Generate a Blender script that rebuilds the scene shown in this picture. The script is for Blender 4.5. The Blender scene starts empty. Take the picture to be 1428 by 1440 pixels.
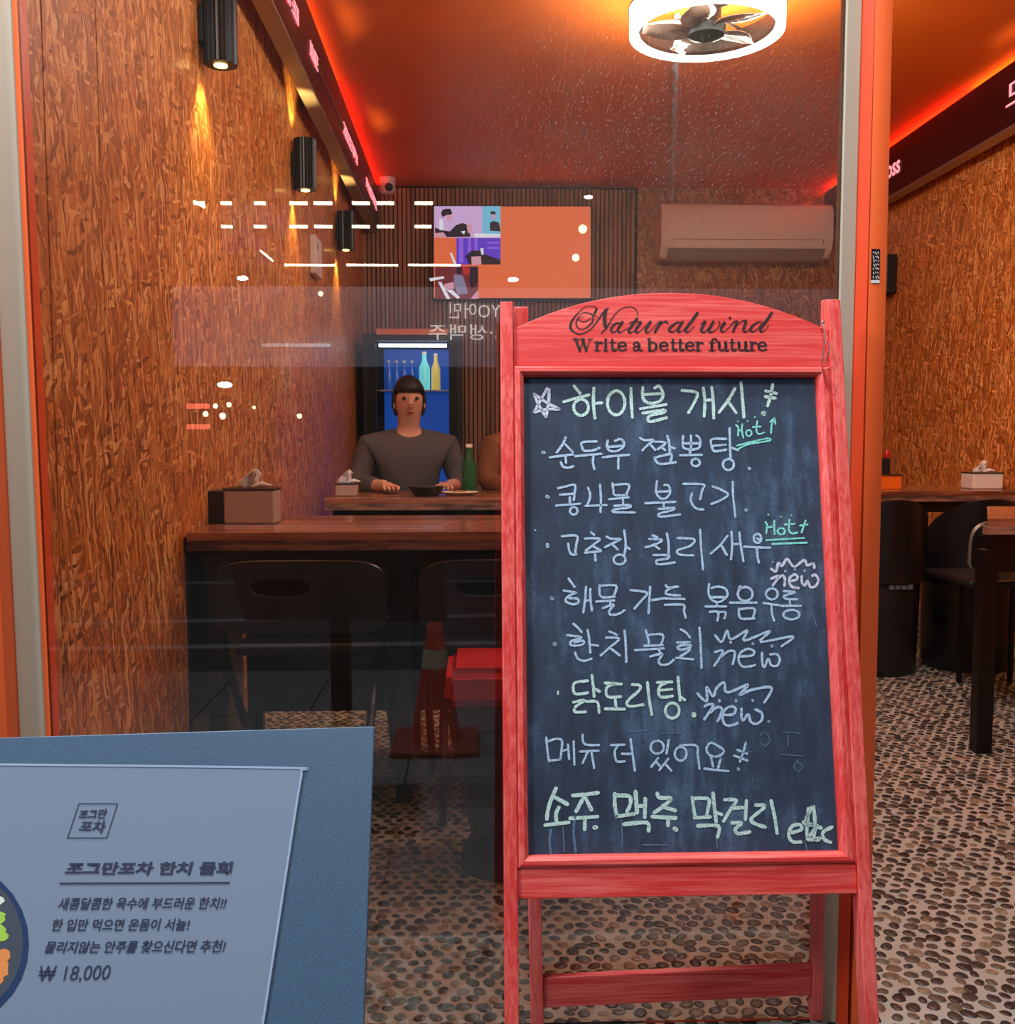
import bpy, bmesh, math, random
from mathutils import Vector, Matrix
from math import sin, cos, tan, pi, radians, atan, sqrt
random.seed(7)
scn = bpy.context.scene
COL = scn.collection
# ------------------------------------------------------------------ camera
F, W, H = 1400.0, 1428, 1440
CAM = Vector((0, 0, 1.0)); YAW = radians(2.0); PITCH = radians(4.29)
cd = bpy.data.cameras.new('camera'); cam = bpy.data.objects.new('camera', cd); COL.objects.link(cam)
cam.location = CAM; cam.rotation_euler = (pi/2-PITCH, 0, -YAW)
cd.sensor_fit = 'HORIZONTAL'; cd.sensor_width = 36; cd.lens = 36*F/W; cd.clip_start = .02; cd.clip_end = 200
scn.camera = cam
# ------------------------------------------------------------------ world, large lights, exposure
scn.view_settings.view_transform = 'Standard'; scn.view_settings.look = 'None'
scn.view_settings.gamma = 1; scn.view_settings.use_curve_mapping = False
scn.view_settings.exposure = 0.0
wd = bpy.data.worlds.new('night_sky'); scn.world = wd; wd.use_nodes = True
bg = wd.node_tree.nodes['Background']; bg.inputs[0].default_value = (.42, .50, .62, 1); bg.inputs[1].default_value = .42
def area_light(name, loc, target, size, power, color, sizey=None):
    l = bpy.data.lights.new(name, 'AREA'); l.energy = power; l.color = color; l.size = size
    if sizey: l.shape = 'RECTANGLE'; l.size_y = sizey
    o = bpy.data.objects.new(name, l); COL.objects.link(o); o.location = loc
    o.rotation_euler = (Vector(target)-Vector(loc)).to_track_quat('-Z', 'Y').to_euler()
    return o
area_light('canopy_and_fill_light', (.25, .30, 3.3), (.3, 1.4, .8), .3, 47, (1, .97, .95))
area_light('canopy_and_fill_light', (-.7, 1.25, 2.9), (-.1, 2.0, 0), .3, 62, (.80, .92, 1))  # cool fill added to brighten the pebbles at lower left, no known lamp
area_light('street_fill_light', (-5.0, -2.6, 4.2), (.0, 1.2, .7), 1.0, 170, (.80, .90, 1))  # weak fill added from the street side for easel bottom and stand

# ------------------------------------------------------------------ pixel geometry
RM = cam.rotation_euler.to_matrix()
def ray(px, py):
    return (RM @ Vector(((px-W/2)/F, -(py-H/2)/F, -1)))
def at(px, py, D):
    r = ray(px, py); return CAM + r*(D/r.y)
class Plane:
    def __init__(s, p0, u, v):
        s.p = Vector(p0); s.u = Vector(u).normalized(); s.v = Vector(v).normalized(); s.n = s.u.cross(s.v).normalized()
        if s.n.y > 0: s.n = -s.n          # towards the camera
    def px(s, x, y):
        r = ray(x, y); t = (s.p-CAM).dot(s.n)/r.dot(s.n); q = CAM+r*t-s.p
        return q.dot(s.u), q.dot(s.v)
    def w(s, a, b, h=0.0):
        return s.p + s.u*a + s.v*b + s.n*h
# ------------------------------------------------------------------ mesh helpers
class MB:
    def __init__(s): s.v = []; s.f = []
    def add(s, vs, fs):
        n = len(s.v); s.v += [tuple(p) for p in vs]; s.f += [tuple(i+n for i in f) for f in fs]
    def box(s, x0, x1, y0, y1, z0, z1, bev=0.0):
        if bev:
            bm = bmesh.new(); bmesh.ops.create_cube(bm, size=1)
            for v in bm.verts: v.co = Vector(((x0+x1)/2+v.co.x*(x1-x0), (y0+y1)/2+v.co.y*(y1-y0), (z0+z1)/2+v.co.z*(z1-z0)))
            bmesh.ops.bevel(bm, geom=bm.edges[:], offset=bev, segments=2, affect='EDGES', profile=.5)
            s.bm(bm); return
        s.add([(x, y, z) for x in (x0, x1) for y in (y0, y1) for z in (z0, z1)],
              [(0,1,3,2),(4,6,7,5),(0,4,5,1),(2,3,7,6),(0,2,6,4),(1,5,7,3)])
    def bm(s, bm, M=None):
        bm.verts.index_update(); bm.verts.ensure_lookup_table()
        s.add([(M @ v.co if M else v.co) for v in bm.verts], [[v.index for v in f.verts] for f in bm.faces]); bm.free()
    def tube(s, pts, r, seg=8, cap=True):
        pts = [Vector(p) for p in pts]; n = len(pts); rings = []
        up = Vector((0, 0, 1))
        t0 = (pts[1]-pts[0]).normalized()
        a = t0.orthogonal().normalized()
        for i, p in enumerate(pts):
            t = (pts[min(i+1, n-1)]-pts[max(i-1, 0)]).normalized()
            a = (a - t*a.dot(t)).normalized(); b = t.cross(a)
            rr = r[i] if isinstance(r, (list, tuple)) else r
            rings.append([p + a*(rr*cos(2*pi*k/seg)) + b*(rr*sin(2*pi*k/seg)) for k in range(seg)])
        vs = [q for rg in rings for q in rg]; fs = []
        for i in range(n-1):
            for k in range(seg):
                k2 = (k+1) % seg; fs.append((i*seg+k, i*seg+k2, (i+1)*seg+k2, (i+1)*seg+k))
        if cap: fs.append(tuple(range(seg))[::-1]); fs.append(tuple((n-1)*seg+k for k in range(seg)))
        s.add(vs, fs)
    def lathe(s, prof, c=(0, 0, 0), seg=24, sx=1, sy=1):
        vs = []; fs = []; n = len(prof)
        for (r, z) in prof:
            for k in range(seg):
                a = 2*pi*k/seg; vs.append((c[0]+r*sx*cos(a), c[1]+r*sy*sin(a), c[2]+z))
        for i in range(n-1):
            for k in range(seg):
                k2 = (k+1) % seg; fs.append((i*seg+k, i*seg+k2, (i+1)*seg+k2, (i+1)*seg+k))
        if prof[0][0] > 1e-5: fs.append(tuple(range(seg))[::-1])
        if prof[-1][0] > 1e-5: fs.append(tuple((n-1)*seg+k for k in range(seg)))
        s.add(vs, fs)
    def prism(s, poly, fn, h0, h1):
        """poly in 2D; fn(a,b,h)->Vector; extruded from h0 to h1"""
        n = len(poly)
        vs = [fn(a, b, h0) for a, b in poly]+[fn(a, b, h1) for a, b in poly]
        fs = [tuple(range(n)), tuple(range(2*n-1, n-1, -1))]+[(i, (i+n), (i+1) % n+n, (i+1) % n) for i in range(n)]
        s.add(vs, fs)
    def ball(s, c, r, seg=12, sc=(1, 1, 1)):
        bm = bmesh.new(); bmesh.ops.create_uvsphere(bm, u_segments=seg, v_segments=seg//2+1, radius=r)
        s.bm(bm, Matrix.Translation(c) @ Matrix.Diagonal((*sc, 1)))
    def build(s, name, mat, parent=None, smooth=False, loc=None, bevel=0, **tags):
        me = bpy.data.meshes.new(name); me.from_pydata(s.v, [], s.f); me.update()
        bm = bmesh.new(); bm.from_mesh(me); bmesh.ops.recalc_face_normals(bm, faces=bm.faces); bm.to_mesh(me); bm.free()
        if smooth:
            me.polygons.foreach_set('use_smooth', [True]*len(me.polygons))
            try: me.set_sharp_from_angle(angle=radians(40))
            except Exception: pass
        me.materials.append(mat)
        o = bpy.data.objects.new(name, me); COL.objects.link(o)
        if parent: o.parent = parent; o.matrix_parent_inverse = parent.matrix_world.inverted() if False else Matrix.Translation(-Vector(parent.get('_o', (0,0,0)))) 
        if bevel:
            m = o.modifiers.new('bevel', 'BEVEL'); m.width = bevel; m.segments = 2; m.limit_method = 'ANGLE'
        for k, v in tags.items(): o[k] = v
        return o
def thing(name, label, cat, loc=(0, 0, 0), group=None):
    """Empty at the base; parts are modelled in world coordinates and parented keeping their place"""
    o = bpy.data.objects.new(name, None); COL.objects.link(o); o.location = loc; o['_o'] = tuple(loc)
    o['label'] = label; o['category'] = cat
    if group: o['group'] = group
    return o
def tag(o, label, cat, group=None):
    o['label'] = label; o['category'] = cat
    if group: o['group'] = group
    return o
def dup(root, delta, label=None, rotz=0):
    def cp(o, parent):
        c = o.copy(); COL.objects.link(c)
        if parent: c.parent = parent; c.matrix_parent_inverse = o.matrix_parent_inverse.copy()
        for ch in kids[o.name]: cp(ch, c)
        return c
    kids = {}
    def walk(o):
        kids[o.name] = [c for c in ALLKIDS(o)]
        for c in kids[o.name]: walk(c)
    walk(root)
    r = cp(root, None); r.location = root.location+Vector(delta); r.rotation_euler.z = root.rotation_euler.z+rotz
    if label: r['label'] = label
    return r
def ALLKIDS(o): return [c for c in bpy.data.objects if c.parent == o]

# ------------------------------------------------------------------ materials
def srgb(r, g, b):
    f = lambda c: (c/255/12.92) if c/255 <= .04045 else ((c/255+.055)/1.055)**2.4
    return (f(r), f(g), f(b), 1)
def mat(name, col, rough=.6, metal=0, emit=None, es=0, spec=.5, coat=0):
    m = bpy.data.materials.new(name); m.use_nodes = True; b = m.node_tree.nodes['Principled BSDF']
    b.inputs['Base Color'].default_value = col; b.inputs['Roughness'].default_value = rough; b.inputs['Metallic'].default_value = metal
    b.inputs['Specular IOR Level'].default_value = spec; b.inputs['Coat Weight'].default_value = coat
    if emit: b.inputs['Emission Color'].default_value = emit; b.inputs['Emission Strength'].default_value = es
    return m
def N(m, t, **kw):
    n = m.node_tree.nodes.new(t)
    for k, v in kw.items():
        if k.startswith('i_'): n.inputs[k[2:].replace('_', ' ')].default_value = v
        else: setattr(n, k, v)
    return n
def L(m, a, b): m.node_tree.links.new(a, b)
def P(m): return m.node_tree.nodes['Principled BSDF']
def ramp(m, src, stops, interp='LINEAR'):
    r = N(m, 'ShaderNodeValToRGB'); r.color_ramp.interpolation = interp
    e = r.color_ramp.elements
    while len(e) > 1: e.remove(e[-1])
    e[0].position = stops[0][0]; e[0].color = stops[0][1]
    for p, c in stops[1:]:
        x = e.new(p); x.color = c
    L(m, src, r.inputs[0]); return r.outputs[0]
def coords(m, scale, kind='Object', rot=(0, 0, 0)):
    if kind == 'World':
        g = N(m, 'ShaderNodeNewGeometry'); s = g.outputs['Position']
    else:
        t = N(m, 'ShaderNodeTexCoord'); s = t.outputs[kind]
    mp = N(m, 'ShaderNodeMapping'); mp.inputs['Scale'].default_value = scale; mp.inputs['Rotation'].default_value = rot
    L(m, s, mp.inputs[0]); return mp.outputs[0]
def mixc(m, fac, a, b, mode='MIX'):
    x = N(m, 'ShaderNodeMix', data_type='RGBA', blend_type=mode)
    if isinstance(fac, float): x.inputs[0].default_value = fac
    else: L(m, fac, x.inputs[0])
    for s, i in ((a, 6), (b, 7)):
        if isinstance(s, tuple): x.inputs[i].default_value = s
        else: L(m, s, x.inputs[i])
    return x.outputs[2]
def mth(m, op, a, b=None):
    x = N(m, 'ShaderNodeMath', operation=op)
    for s, i in ((a, 0), (b, 1)):
        if s is None: continue
        if isinstance(s, (int, float)): x.inputs[i].default_value = s
        else: L(m, s, x.inputs[i])
    return x.outputs[0]
def bump(m, h, strength=.3, dist=.002):
    b = N(m, 'ShaderNodeBump'); b.inputs['Strength'].default_value = strength; b.inputs['Distance'].default_value = dist
    L(m, h, b.inputs['Height']); L(m, b.outputs[0], P(m).inputs['Normal'])

def osb_material(name, tint=1.0):
    m = mat(name, (.3, .1, .02, 1), .42, coat=.12)
    g = N(m, 'ShaderNodeNewGeometry'); sp = N(m, 'ShaderNodeSeparateXYZ'); L(m, g.outputs['Position'], sp.inputs[0])
    cb = N(m, 'ShaderNodeCombineXYZ'); L(m, mth(m, 'ADD', sp.outputs[0], sp.outputs[1]), cb.inputs[0]); L(m, sp.outputs[2], cb.inputs[1]); base = cb.outputs[0]
    nz = N(m, 'ShaderNodeTexNoise', i_Scale=14.0, i_Detail=3.0); L(m, base, nz.inputs['Vector'])
    wv = N(m, 'ShaderNodeVectorMath', operation='SCALE'); L(m, nz.outputs['Color'], wv.inputs[0]); wv.inputs['Scale'].default_value = .045
    ad = N(m, 'ShaderNodeVectorMath', operation='ADD'); L(m, base, ad.inputs[0]); L(m, wv.outputs[0], ad.inputs[1])
    cells = []
    for ang, sc, zs in ((.12, 88, 12), (-.5, 74, 12), (.65, 92, 14), (1.4, 100, 17), (-.2, 125, 14)):
        mp = N(m, 'ShaderNodeMapping'); mp.inputs['Rotation'].default_value = (0, 0, ang); L(m, ad.outputs[0], mp.inputs[0])
        m2 = N(m, 'ShaderNodeMapping'); m2.inputs['Scale'].default_value = (sc, zs, 1); m2.inputs['Location'].default_value = (ang*7, ang*3, 0); L(m, mp.outputs[0], m2.inputs[0])
        v = N(m, 'ShaderNodeTexVoronoi', feature='F1', voronoi_dimensions='2D'); v.inputs['Scale'].default_value = 1; L(m, m2.outputs[0], v.inputs['Vector'])
        e = N(m, 'ShaderNodeSeparateColor'); L(m, v.outputs['Color'], e.inputs[0])
        f = N(m, 'ShaderNodeTexNoise', i_Detail=2.0); f.inputs['Scale'].default_value = 1
        m3 = N(m, 'ShaderNodeMapping'); m3.inputs['Scale'].default_value = (sc*5, zs*2.2, 1); L(m, mp.outputs[0], m3.inputs[0]); L(m, m3.outputs[0], f.inputs['Vector'])
        cells.append((mth(m, 'ADD', mth(m, 'MULTIPLY', e.outputs[0], .74), mth(m, 'MULTIPLY', f.outputs[0], .50)), e.outputs[1]))
    def mx(f, p, q):
        x = N(m, 'ShaderNodeMix', data_type='FLOAT'); L(m, f, x.inputs[0]); L(m, p, x.inputs[2]); L(m, q, x.inputs[3]); return x.outputs[0]
    val = cells[0][0]
    for (c_, k_), th in zip(cells[1:], (.62, .66, .78, .6)): val = mx(mth(m, 'GREATER_THAN', k_, th), val, c_)
    big = N(m, 'ShaderNodeTexNoise', i_Scale=2.5, i_Detail=2.0); L(m, base, big.inputs['Vector'])
    val = mth(m, 'ADD', val, mth(m, 'MULTIPLY', mth(m, 'SUBTRACT', big.outputs[0], .5), .22))
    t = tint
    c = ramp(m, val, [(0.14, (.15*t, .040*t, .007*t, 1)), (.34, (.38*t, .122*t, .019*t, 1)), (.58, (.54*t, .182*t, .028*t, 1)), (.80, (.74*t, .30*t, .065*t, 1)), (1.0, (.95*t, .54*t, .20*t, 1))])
    L(m, c, P(m).inputs['Base Color'])
    bump(m, val, .3, .002)
    return m
def wood_material(name, c0, c1, rough=.5, sc=(6, 90, 90), b=.3, coat=0):
    m = mat(name, c0, rough, coat=coat)
    n = N(m, 'ShaderNodeTexNoise', i_Scale=1.0, i_Detail=5.0, i_Distortion=.6); L(m, coords(m, sc), n.inputs['Vector'])
    o = N(m, 'ShaderNodeObjectInfo'); n2 = N(m, 'ShaderNodeTexNoise', i_Scale=1.0); L(m, coords(m, tuple(s*.25 for s in sc)), n2.inputs['Vector'])
    v = mth(m, 'ADD', n.outputs[0], mth(m, 'MULTIPLY', mth(m, 'SUBTRACT', n2.outputs[0], .5), .7))
    v = mth(m, 'ADD', v, mth(m, 'MULTIPLY', mth(m, 'SUBTRACT', o.outputs['Random'], .5), .25))
    L(m, ramp(m, v, [(.3, c0), (.7, c1)]), P(m).inputs['Base Color']); bump(m, n.outputs[0], b, .001)
    return m
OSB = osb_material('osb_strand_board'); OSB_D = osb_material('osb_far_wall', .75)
CEIL = mat('orange_ceiling_paint', srgb(252, 122, 30), .6)
ORANGE = mat('orange_painted_metal', srgb(244, 102, 46), .4)
n_ = N(ORANGE, 'ShaderNodeTexNoise', i_Scale=60.0, i_Detail=4.0); L(ORANGE, coords(ORANGE, (1, 1, 1)), n_.inputs['Vector']); bump(ORANGE, n_.outputs[0], .12, .001)
REDOR = mat('red_orange_painted_metal', srgb(214, 66, 28), .4)
GASK = mat('grey_gasket', srgb(172, 158, 138), .6)
BLACK = mat('black_plastic', srgb(24, 24, 27), .42)
BLACKM = mat('black_metal', srgb(18, 18, 20), .35, .3)
BLKPANEL = mat('black_wall_cladding', srgb(16, 18, 22), .3)
BEAM = mat('dark_maroon_sign_housing', srgb(52, 16, 20), .35)
ALU = mat('brushed_aluminium', srgb(175, 165, 150), .38, .85)
WHITEP = mat('white_plastic', srgb(225, 222, 215), .35)
BEIGEP = mat('ivory_plastic', srgb(250, 234, 214), .3)
CHROME = mat('steel', srgb(190, 190, 190), .25, 1)
GREY = mat('grey_steel_box', srgb(196, 184, 172), .35, .15)
PAPER = mat('tissue_paper', srgb(235, 225, 220), .9)
REDC = mat('red_vinyl', srgb(190, 22, 28), .4)
REDW = wood_material('red_stained_wood', srgb(216, 54, 50), srgb(240, 106, 96), .5, (260, 260, 9), .08)
REDWH = wood_material('red_stained_wood_horizontal', srgb(214, 50, 46), srgb(240, 108, 98), .5, (9, 260, 260), .08)
TABLE = wood_material('table_wood', srgb(112, 62, 40), srgb(186, 122, 88), .26, (4, 60, 60), .1, .3)
TABED = wood_material('table_edge_wood', srgb(80, 52, 42), srgb(156, 114, 92), .5, (12, 60, 60), .2)
SLAT = wood_material('brown_slat_wall', srgb(124, 90, 68), srgb(176, 132, 98), .6, (20, 20, 3))
DARKW = mat('dark_groove', srgb(44, 30, 22), .8)
LAMP = mat('ring_light_diffuser', (1, 1, 1, 1), .5, emit=(1, .96, .86, 1), es=42)
WARM = mat('warm_lamp', (1, .8, .4, 1), .5, emit=(1, .62, .18, 1), es=7)
PINK = mat('pink_led', (1, .3, .3, 1), .5, emit=(1, .26, .30, 1), es=1.6)
TILE = mat('outdoor_paving', srgb(96, 96, 98), .8)
ASPH = mat('asphalt', srgb(44, 46, 50), .85)
INK = mat('black_print', srgb(34, 8, 14), .7)
INKB = mat('navy_print', srgb(22, 30, 62), .6)

# chalkboard
CB = mat('chalkboard_slate', srgb(40, 52, 70), .75)
c = coords(CB, (5, 5, 5)); n1 = N(CB, 'ShaderNodeTexNoise', i_Scale=1.0, i_Detail=5.0, i_Roughness=.65); L(CB, c, n1.inputs['Vector'])
n2 = N(CB, 'ShaderNodeTexNoise', i_Scale=1.0, i_Detail=3.0); L(CB, coords(CB, (60, 60, 3.5)), n2.inputs['Vector'])
n3 = N(CB, 'ShaderNodeTexNoise', i_Scale=220.0, i_Detail=2.0); L(CB, coords(CB, (1, 1, 1)), n3.inputs['Vector'])
v = mth(CB, 'ADD', mth(CB, 'MULTIPLY', n1.outputs[0], .6), mth(CB, 'MULTIPLY', n2.outputs[0], .35)); v = mth(CB, 'ADD', v, mth(CB, 'MULTIPLY', n3.outputs[0], .12))
L(CB, ramp(CB, v, [(.38, srgb(30, 38, 54)), (.55, srgb(44, 58, 80)), (.72, srgb(84, 106, 132))]), P(CB).inputs['Base Color'])
def chalk_material(name, col):
    m = mat(name, col, .95)
    n = N(m, 'ShaderNodeTexNoise', i_Scale=520.0, i_Detail=2.0); L(m, coords(m, (1, 1, 1)), n.inputs['Vector'])
    L(m, ramp(m, n.outputs[0], [(.33, tuple(c*.42 for c in col[:3])+(1,)), (.5, col)]), P(m).inputs['Base Color'])
    return m
CH1 = chalk_material('pale_green_chalk', srgb(196, 222, 214)); CH2 = chalk_material('pale_blue_chalk', srgb(176, 198, 222))
CH3 = chalk_material('mint_chalk', srgb(140, 222, 206)); CH4 = chalk_material('lilac_chalk', srgb(205, 205, 224)); CH5 = chalk_material('faint_chalk_residue', srgb(92, 114, 142))

# pebbles, grout
PEB = mat('polished_pebble', (.1, .1, .1, 1), .38)
oi = N(PEB, 'ShaderNodeObjectInfo'); ge = N(PEB, 'ShaderNodeNewGeometry')
rnd = mth(PEB, 'FRACT', mth(PEB, 'ADD', oi.outputs['Random'], ge.outputs['Random Per Island']))
pc = ramp(PEB, rnd, [(0, srgb(42, 40, 38)), (.2, srgb(60, 56, 50)), (.42, srgb(82, 76, 66)), (.6, srgb(52, 52, 52)), (.75, srgb(104, 94, 78)), (.9, srgb(136, 126, 106)), (1, srgb(190, 176, 148))], 'CONSTANT')
pn = N(PEB, 'ShaderNodeTexNoise', i_Scale=90.0, i_Detail=4.0); L(PEB, coords(PEB, (1, 1, 1), 'World'), pn.inputs['Vector'])
L(PEB, mixc(PEB, 1.0, pc, ramp(PEB, pn.outputs[0], [(.3, (.55, .55, .55, 1)), (.7, (1.25, 1.25, 1.25, 1))]), 'MULTIPLY'), P(PEB).inputs['Base Color'])
GROUT = mat('pale_grout_with_far_pebbles', srgb(160, 166, 158), .7)
gv = N(GROUT, 'ShaderNodeTexVoronoi', feature='DISTANCE_TO_EDGE'); L(GROUT, coords(GROUT, (30, 38, 1), 'World'), gv.inputs['Vector']); gv.inputs['Scale'].default_value = 1
gv2 = N(GROUT, 'ShaderNodeTexVoronoi'); L(GROUT, coords(GROUT, (30, 38, 1), 'World'), gv2.inputs['Vector']); gv2.inputs['Scale'].default_value = 1
gs = N(GROUT, 'ShaderNodeSeparateColor'); L(GROUT, gv2.outputs['Color'], gs.inputs[0])
stone = ramp(GROUT, gs.outputs[0], [(0, srgb(52, 46, 40)), (.5, srgb(96, 84, 68)), (1, srgb(160, 140, 110))])
gg = N(GROUT, 'ShaderNodeNewGeometry'); sx = N(GROUT, 'ShaderNodeSeparateXYZ'); L(GROUT, gg.outputs['Position'], sx.inputs[0])
far = mth(GROUT, 'GREATER_THAN', sx.outputs[1], 5.2)
f_ = mth(GROUT, 'MULTIPLY', mth(GROUT, 'GREATER_THAN', gv.outputs[0], .1), far)
L(GROUT, mixc(GROUT, f_, srgb(162, 166, 158), stone), P(GROUT).inputs['Base Color'])

# thin window glass: clear pane reflecting by Fresnel, with a coat of dust specks
def glass_material(name, dust):
    m = bpy.data.materials.new(name); m.use_nodes = True; m.node_tree.nodes.clear()
    out = N(m, 'ShaderNodeOutputMaterial'); tr = N(m, 'ShaderNodeBsdfTransparent'); tr.inputs[0].default_value = (.95, .96, .96, 1)
    gl = N(m, 'ShaderNodeBsdfGlossy'); gl.inputs['Roughness'].default_value = 0; fr = N(m, 'ShaderNodeFresnel'); fr.inputs[0].default_value = 1.5
    ms = N(m, 'ShaderNodeMixShader'); L(m, mth(m, 'MULTIPLY', fr.outputs[0], 1.9), ms.inputs[0]); L(m, tr.outputs[0], ms.inputs[1]); L(m, gl.outputs[0], ms.inputs[2])
    if not dust: L(m, ms.outputs[0], out.inputs[0]); return m
    df = N(m, 'ShaderNodeBsdfDiffuse'); df.inputs[0].default_value = (.85, .74, .6, 1)
    g = N(m, 'ShaderNodeNewGeometry'); sp = N(m, 'ShaderNodeSeparateXYZ'); L(m, g.outputs['Position'], sp.inputs[0])
    cb = N(m, 'ShaderNodeCombineXYZ'); L(m, sp.outputs[0], cb.inputs[0]); L(m, sp.outputs[2], cb.inputs[1]); base = cb.outputs[0]
    # the dirty patch in the upper right of the pane
    dx = mth(m, 'DIVIDE', mth(m, 'SUBTRACT', sp.outputs[0], .34), .40); dz = mth(m, 'DIVIDE', mth(m, 'SUBTRACT', sp.outputs[2], 1.50), .34)
    d2 = mth(m, 'ADD', mth(m, 'MULTIPLY', dx, dx), mth(m, 'MULTIPLY', dz, dz)); msk = mth(m, 'MAXIMUM', mth(m, 'SUBTRACT', 1, mth(m, 'MULTIPLY', d2, .8)), 0)
    tot = None
    for sc, th, pw in ((430, .26, 7), (210, .17, 14)):
        v = N(m, 'ShaderNodeTexVoronoi', voronoi_dimensions='2D'); v.inputs['Scale'].default_value = sc; L(m, base, v.inputs['Vector'])
        e = N(m, 'ShaderNodeSeparateColor'); L(m, v.outputs['Color'], e.inputs[0])
        size = mth(m, 'MULTIPLY', mth(m, 'POWER', e.outputs[0], pw), mth(m, 'MULTIPLY', mth(m, 'ADD', msk, .10), th))
        o = mth(m, 'LESS_THAN', v.outputs['Distance'], size); tot = o if tot is None else mth(m, 'MAXIMUM', tot, o)
    haze = N(m, 'ShaderNodeTexNoise', i_Scale=7.0, i_Detail=5.0); L(m, base, haze.inputs['Vector'])
    fac = mth(m, 'ADD', mth(m, 'MULTIPLY', tot, .34), mth(m, 'MULTIPLY', mth(m, 'MULTIPLY', haze.outputs[0], mth(m, 'ADD', msk, .12)), .07))
    m2 = N(m, 'ShaderNodeMixShader'); L(m, fac, m2.inputs[0]); L(m, ms.outputs[0], m2.inputs[1]); L(m, df.outputs[0], m2.inputs[2]); L(m, m2.outputs[0], out.inputs[0]); return m
GL = glass_material('dusty_window_glass', True); GLC = glass_material('clear_door_glass', False)

# ================================================================== strokes and lettering
def smooth_pts(p, n=5):
    if len(p) < 3: return p
    out = []
    for i in range(len(p)-1):
        p0 = p[max(i-1, 0)]; p1 = p[i]; p2 = p[i+1]; p3 = p[min(i+2, len(p)-1)]
        for k in range(n):
            t = k/n
            out.append(tuple(.5*((2*b)+(-a+c)*t+(2*a-5*b+4*c-d)*t*t+(-a+3*b-3*c+d)*t**3) for a, b, c, d in zip(p0, p1, p2, p3)))
    out.append(tuple(p[-1])); return out
def ribbon(mb, pl, pts, w, h, smooth=True, jitter=0.0, rnd=random.Random(5)):
    """pts in full-frame pixels (x,y[,w]); a flat band with rounded ends laid on the plane"""
    pts = [(p[0], p[1], p[2] if len(p) > 2 else w) for p in pts]
    if len(pts) == 1: pts = [pts[0], (pts[0][0]+.3, pts[0][1]+.3, pts[0][2])]
    if smooth: pts = smooth_pts(pts)
    a = [pl.px(x, y) for x, y, _ in pts]
    e = pl.px(pts[0][0]+1, pts[0][1]); sc = sqrt((e[0]-a[0][0])**2+(e[1]-a[0][1])**2)
    n = len(a); vs = []; fs = []
    for i in range(n):
        d = (a[min(i+1, n-1)][0]-a[max(i-1, 0)][0], a[min(i+1, n-1)][1]-a[max(i-1, 0)][1]); l = sqrt(d[0]**2+d[1]**2) or 1e-6
        nx, ny = -d[1]/l, d[0]/l; ww = pts[i][2]*sc*.5*(1+rnd.uniform(-jitter, jitter))
        vs += [pl.w(a[i][0]+nx*ww, a[i][1]+ny*ww, h), pl.w(a[i][0]-nx*ww, a[i][1]-ny*ww, h)]
    for i in range(n-1): fs.append((2*i, 2*i+2, 2*i+3, 2*i+1))
    mb.add(vs, fs)
    for i in (0, n-1):
        r = pts[i][2]*sc*.5
        mb.add([pl.w(a[i][0]+r*cos(k*pi/4), a[i][1]+r*sin(k*pi/4), h+1e-5) for k in range(8)], [tuple(range(8))])
def ell(cx, cy, rx, ry, a0=-2.2, turn=6.6):
    return [(cx+rx*cos(a0+turn*k/10), cy+ry*sin(a0+turn*k/10)) for k in range(11)]
def crop(x0, y0, s, strokes): return [[(x0+p[0]/s, y0+p[1]/s)+tuple(p[2:]) for p in st] for st in strokes]
def text_mesh(body, shear=0, bold=0):
    c = bpy.data.curves.new('lettering', 'FONT'); c.body = body; c.size = 1; c.shear = shear; c.offset = bold; c.resolution_u = 3
    o = bpy.data.objects.new('lettering', c); COL.objects.link(o)
    bpy.context.view_layer.update(); dg = bpy.context.evaluated_depsgraph_get(); me = bpy.data.meshes.new_from_object(o.evaluated_get(dg))
    vs = [tuple(v.co[:2]) for v in me.vertices]; fs = [tuple(p.vertices) for p in me.polygons]
    bpy.data.objects.remove(o); bpy.data.curves.remove(c); bpy.data.meshes.remove(me)
    if not vs: return [], []
    x0, x1 = min(v[0] for v in vs), max(v[0] for v in vs); y0, y1 = min(v[1] for v in vs), max(v[1] for v in vs)
    return [((x-x0)/(x1-x0), (y-y0)/(y1-y0)) for x, y in vs], fs
def text_on(mb, body, fn, **k):
    """fn(s,t) maps the unit box (t up) to a point"""
    vs, fs = text_mesh(body, **k); mb.add([fn(s, t) for s, t in vs], fs)
def bil(q, s, t):     # q: bl, br, tr, tl
    return tuple((q[0][i]*(1-s)+q[1][i]*s)*(1-t)+(q[3][i]*(1-s)+q[2][i]*s)*t for i in (0, 1))

# ================================================================== SETTING
DG = 1.622                     # glass
XL, XR, YB, ZC = -.765, 2.62, 7.15, 2.76
def struct(o, **k):
    o['kind'] = 'structure'; return o
def panels_wall(parent, spans, make):
    for k, (a, b, z0, z1) in enumerate(spans):
        mb = MB(); make(mb, a, b, z0, z1); mb.build('osb_panel', OSB, parent)
# left wall
mb = MB(); mb.box(XL-.13, XL-.012, DG+.04, YB+.2, 0, ZC+.1); wl = struct(mb.build('wall_left', DARKW))
ys = [DG+.045, 1.86, 2.125, 3.345, 4.565, 5.785, YB]
for a, b in zip(ys[:-1], ys[1:]):
    mb = MB(); mb.box(XL-.012, XL, a+.002, b-.002, .0, ZC); mb.build('osb_panel', OSB, wl, bevel=.0015)
mb = MB(); mb.box(XL, XL+.008, 2.66, 3.26, .0, .735); mb.build('black_cladding', BLKPANEL, wl, label='black lower wall cladding')
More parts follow.
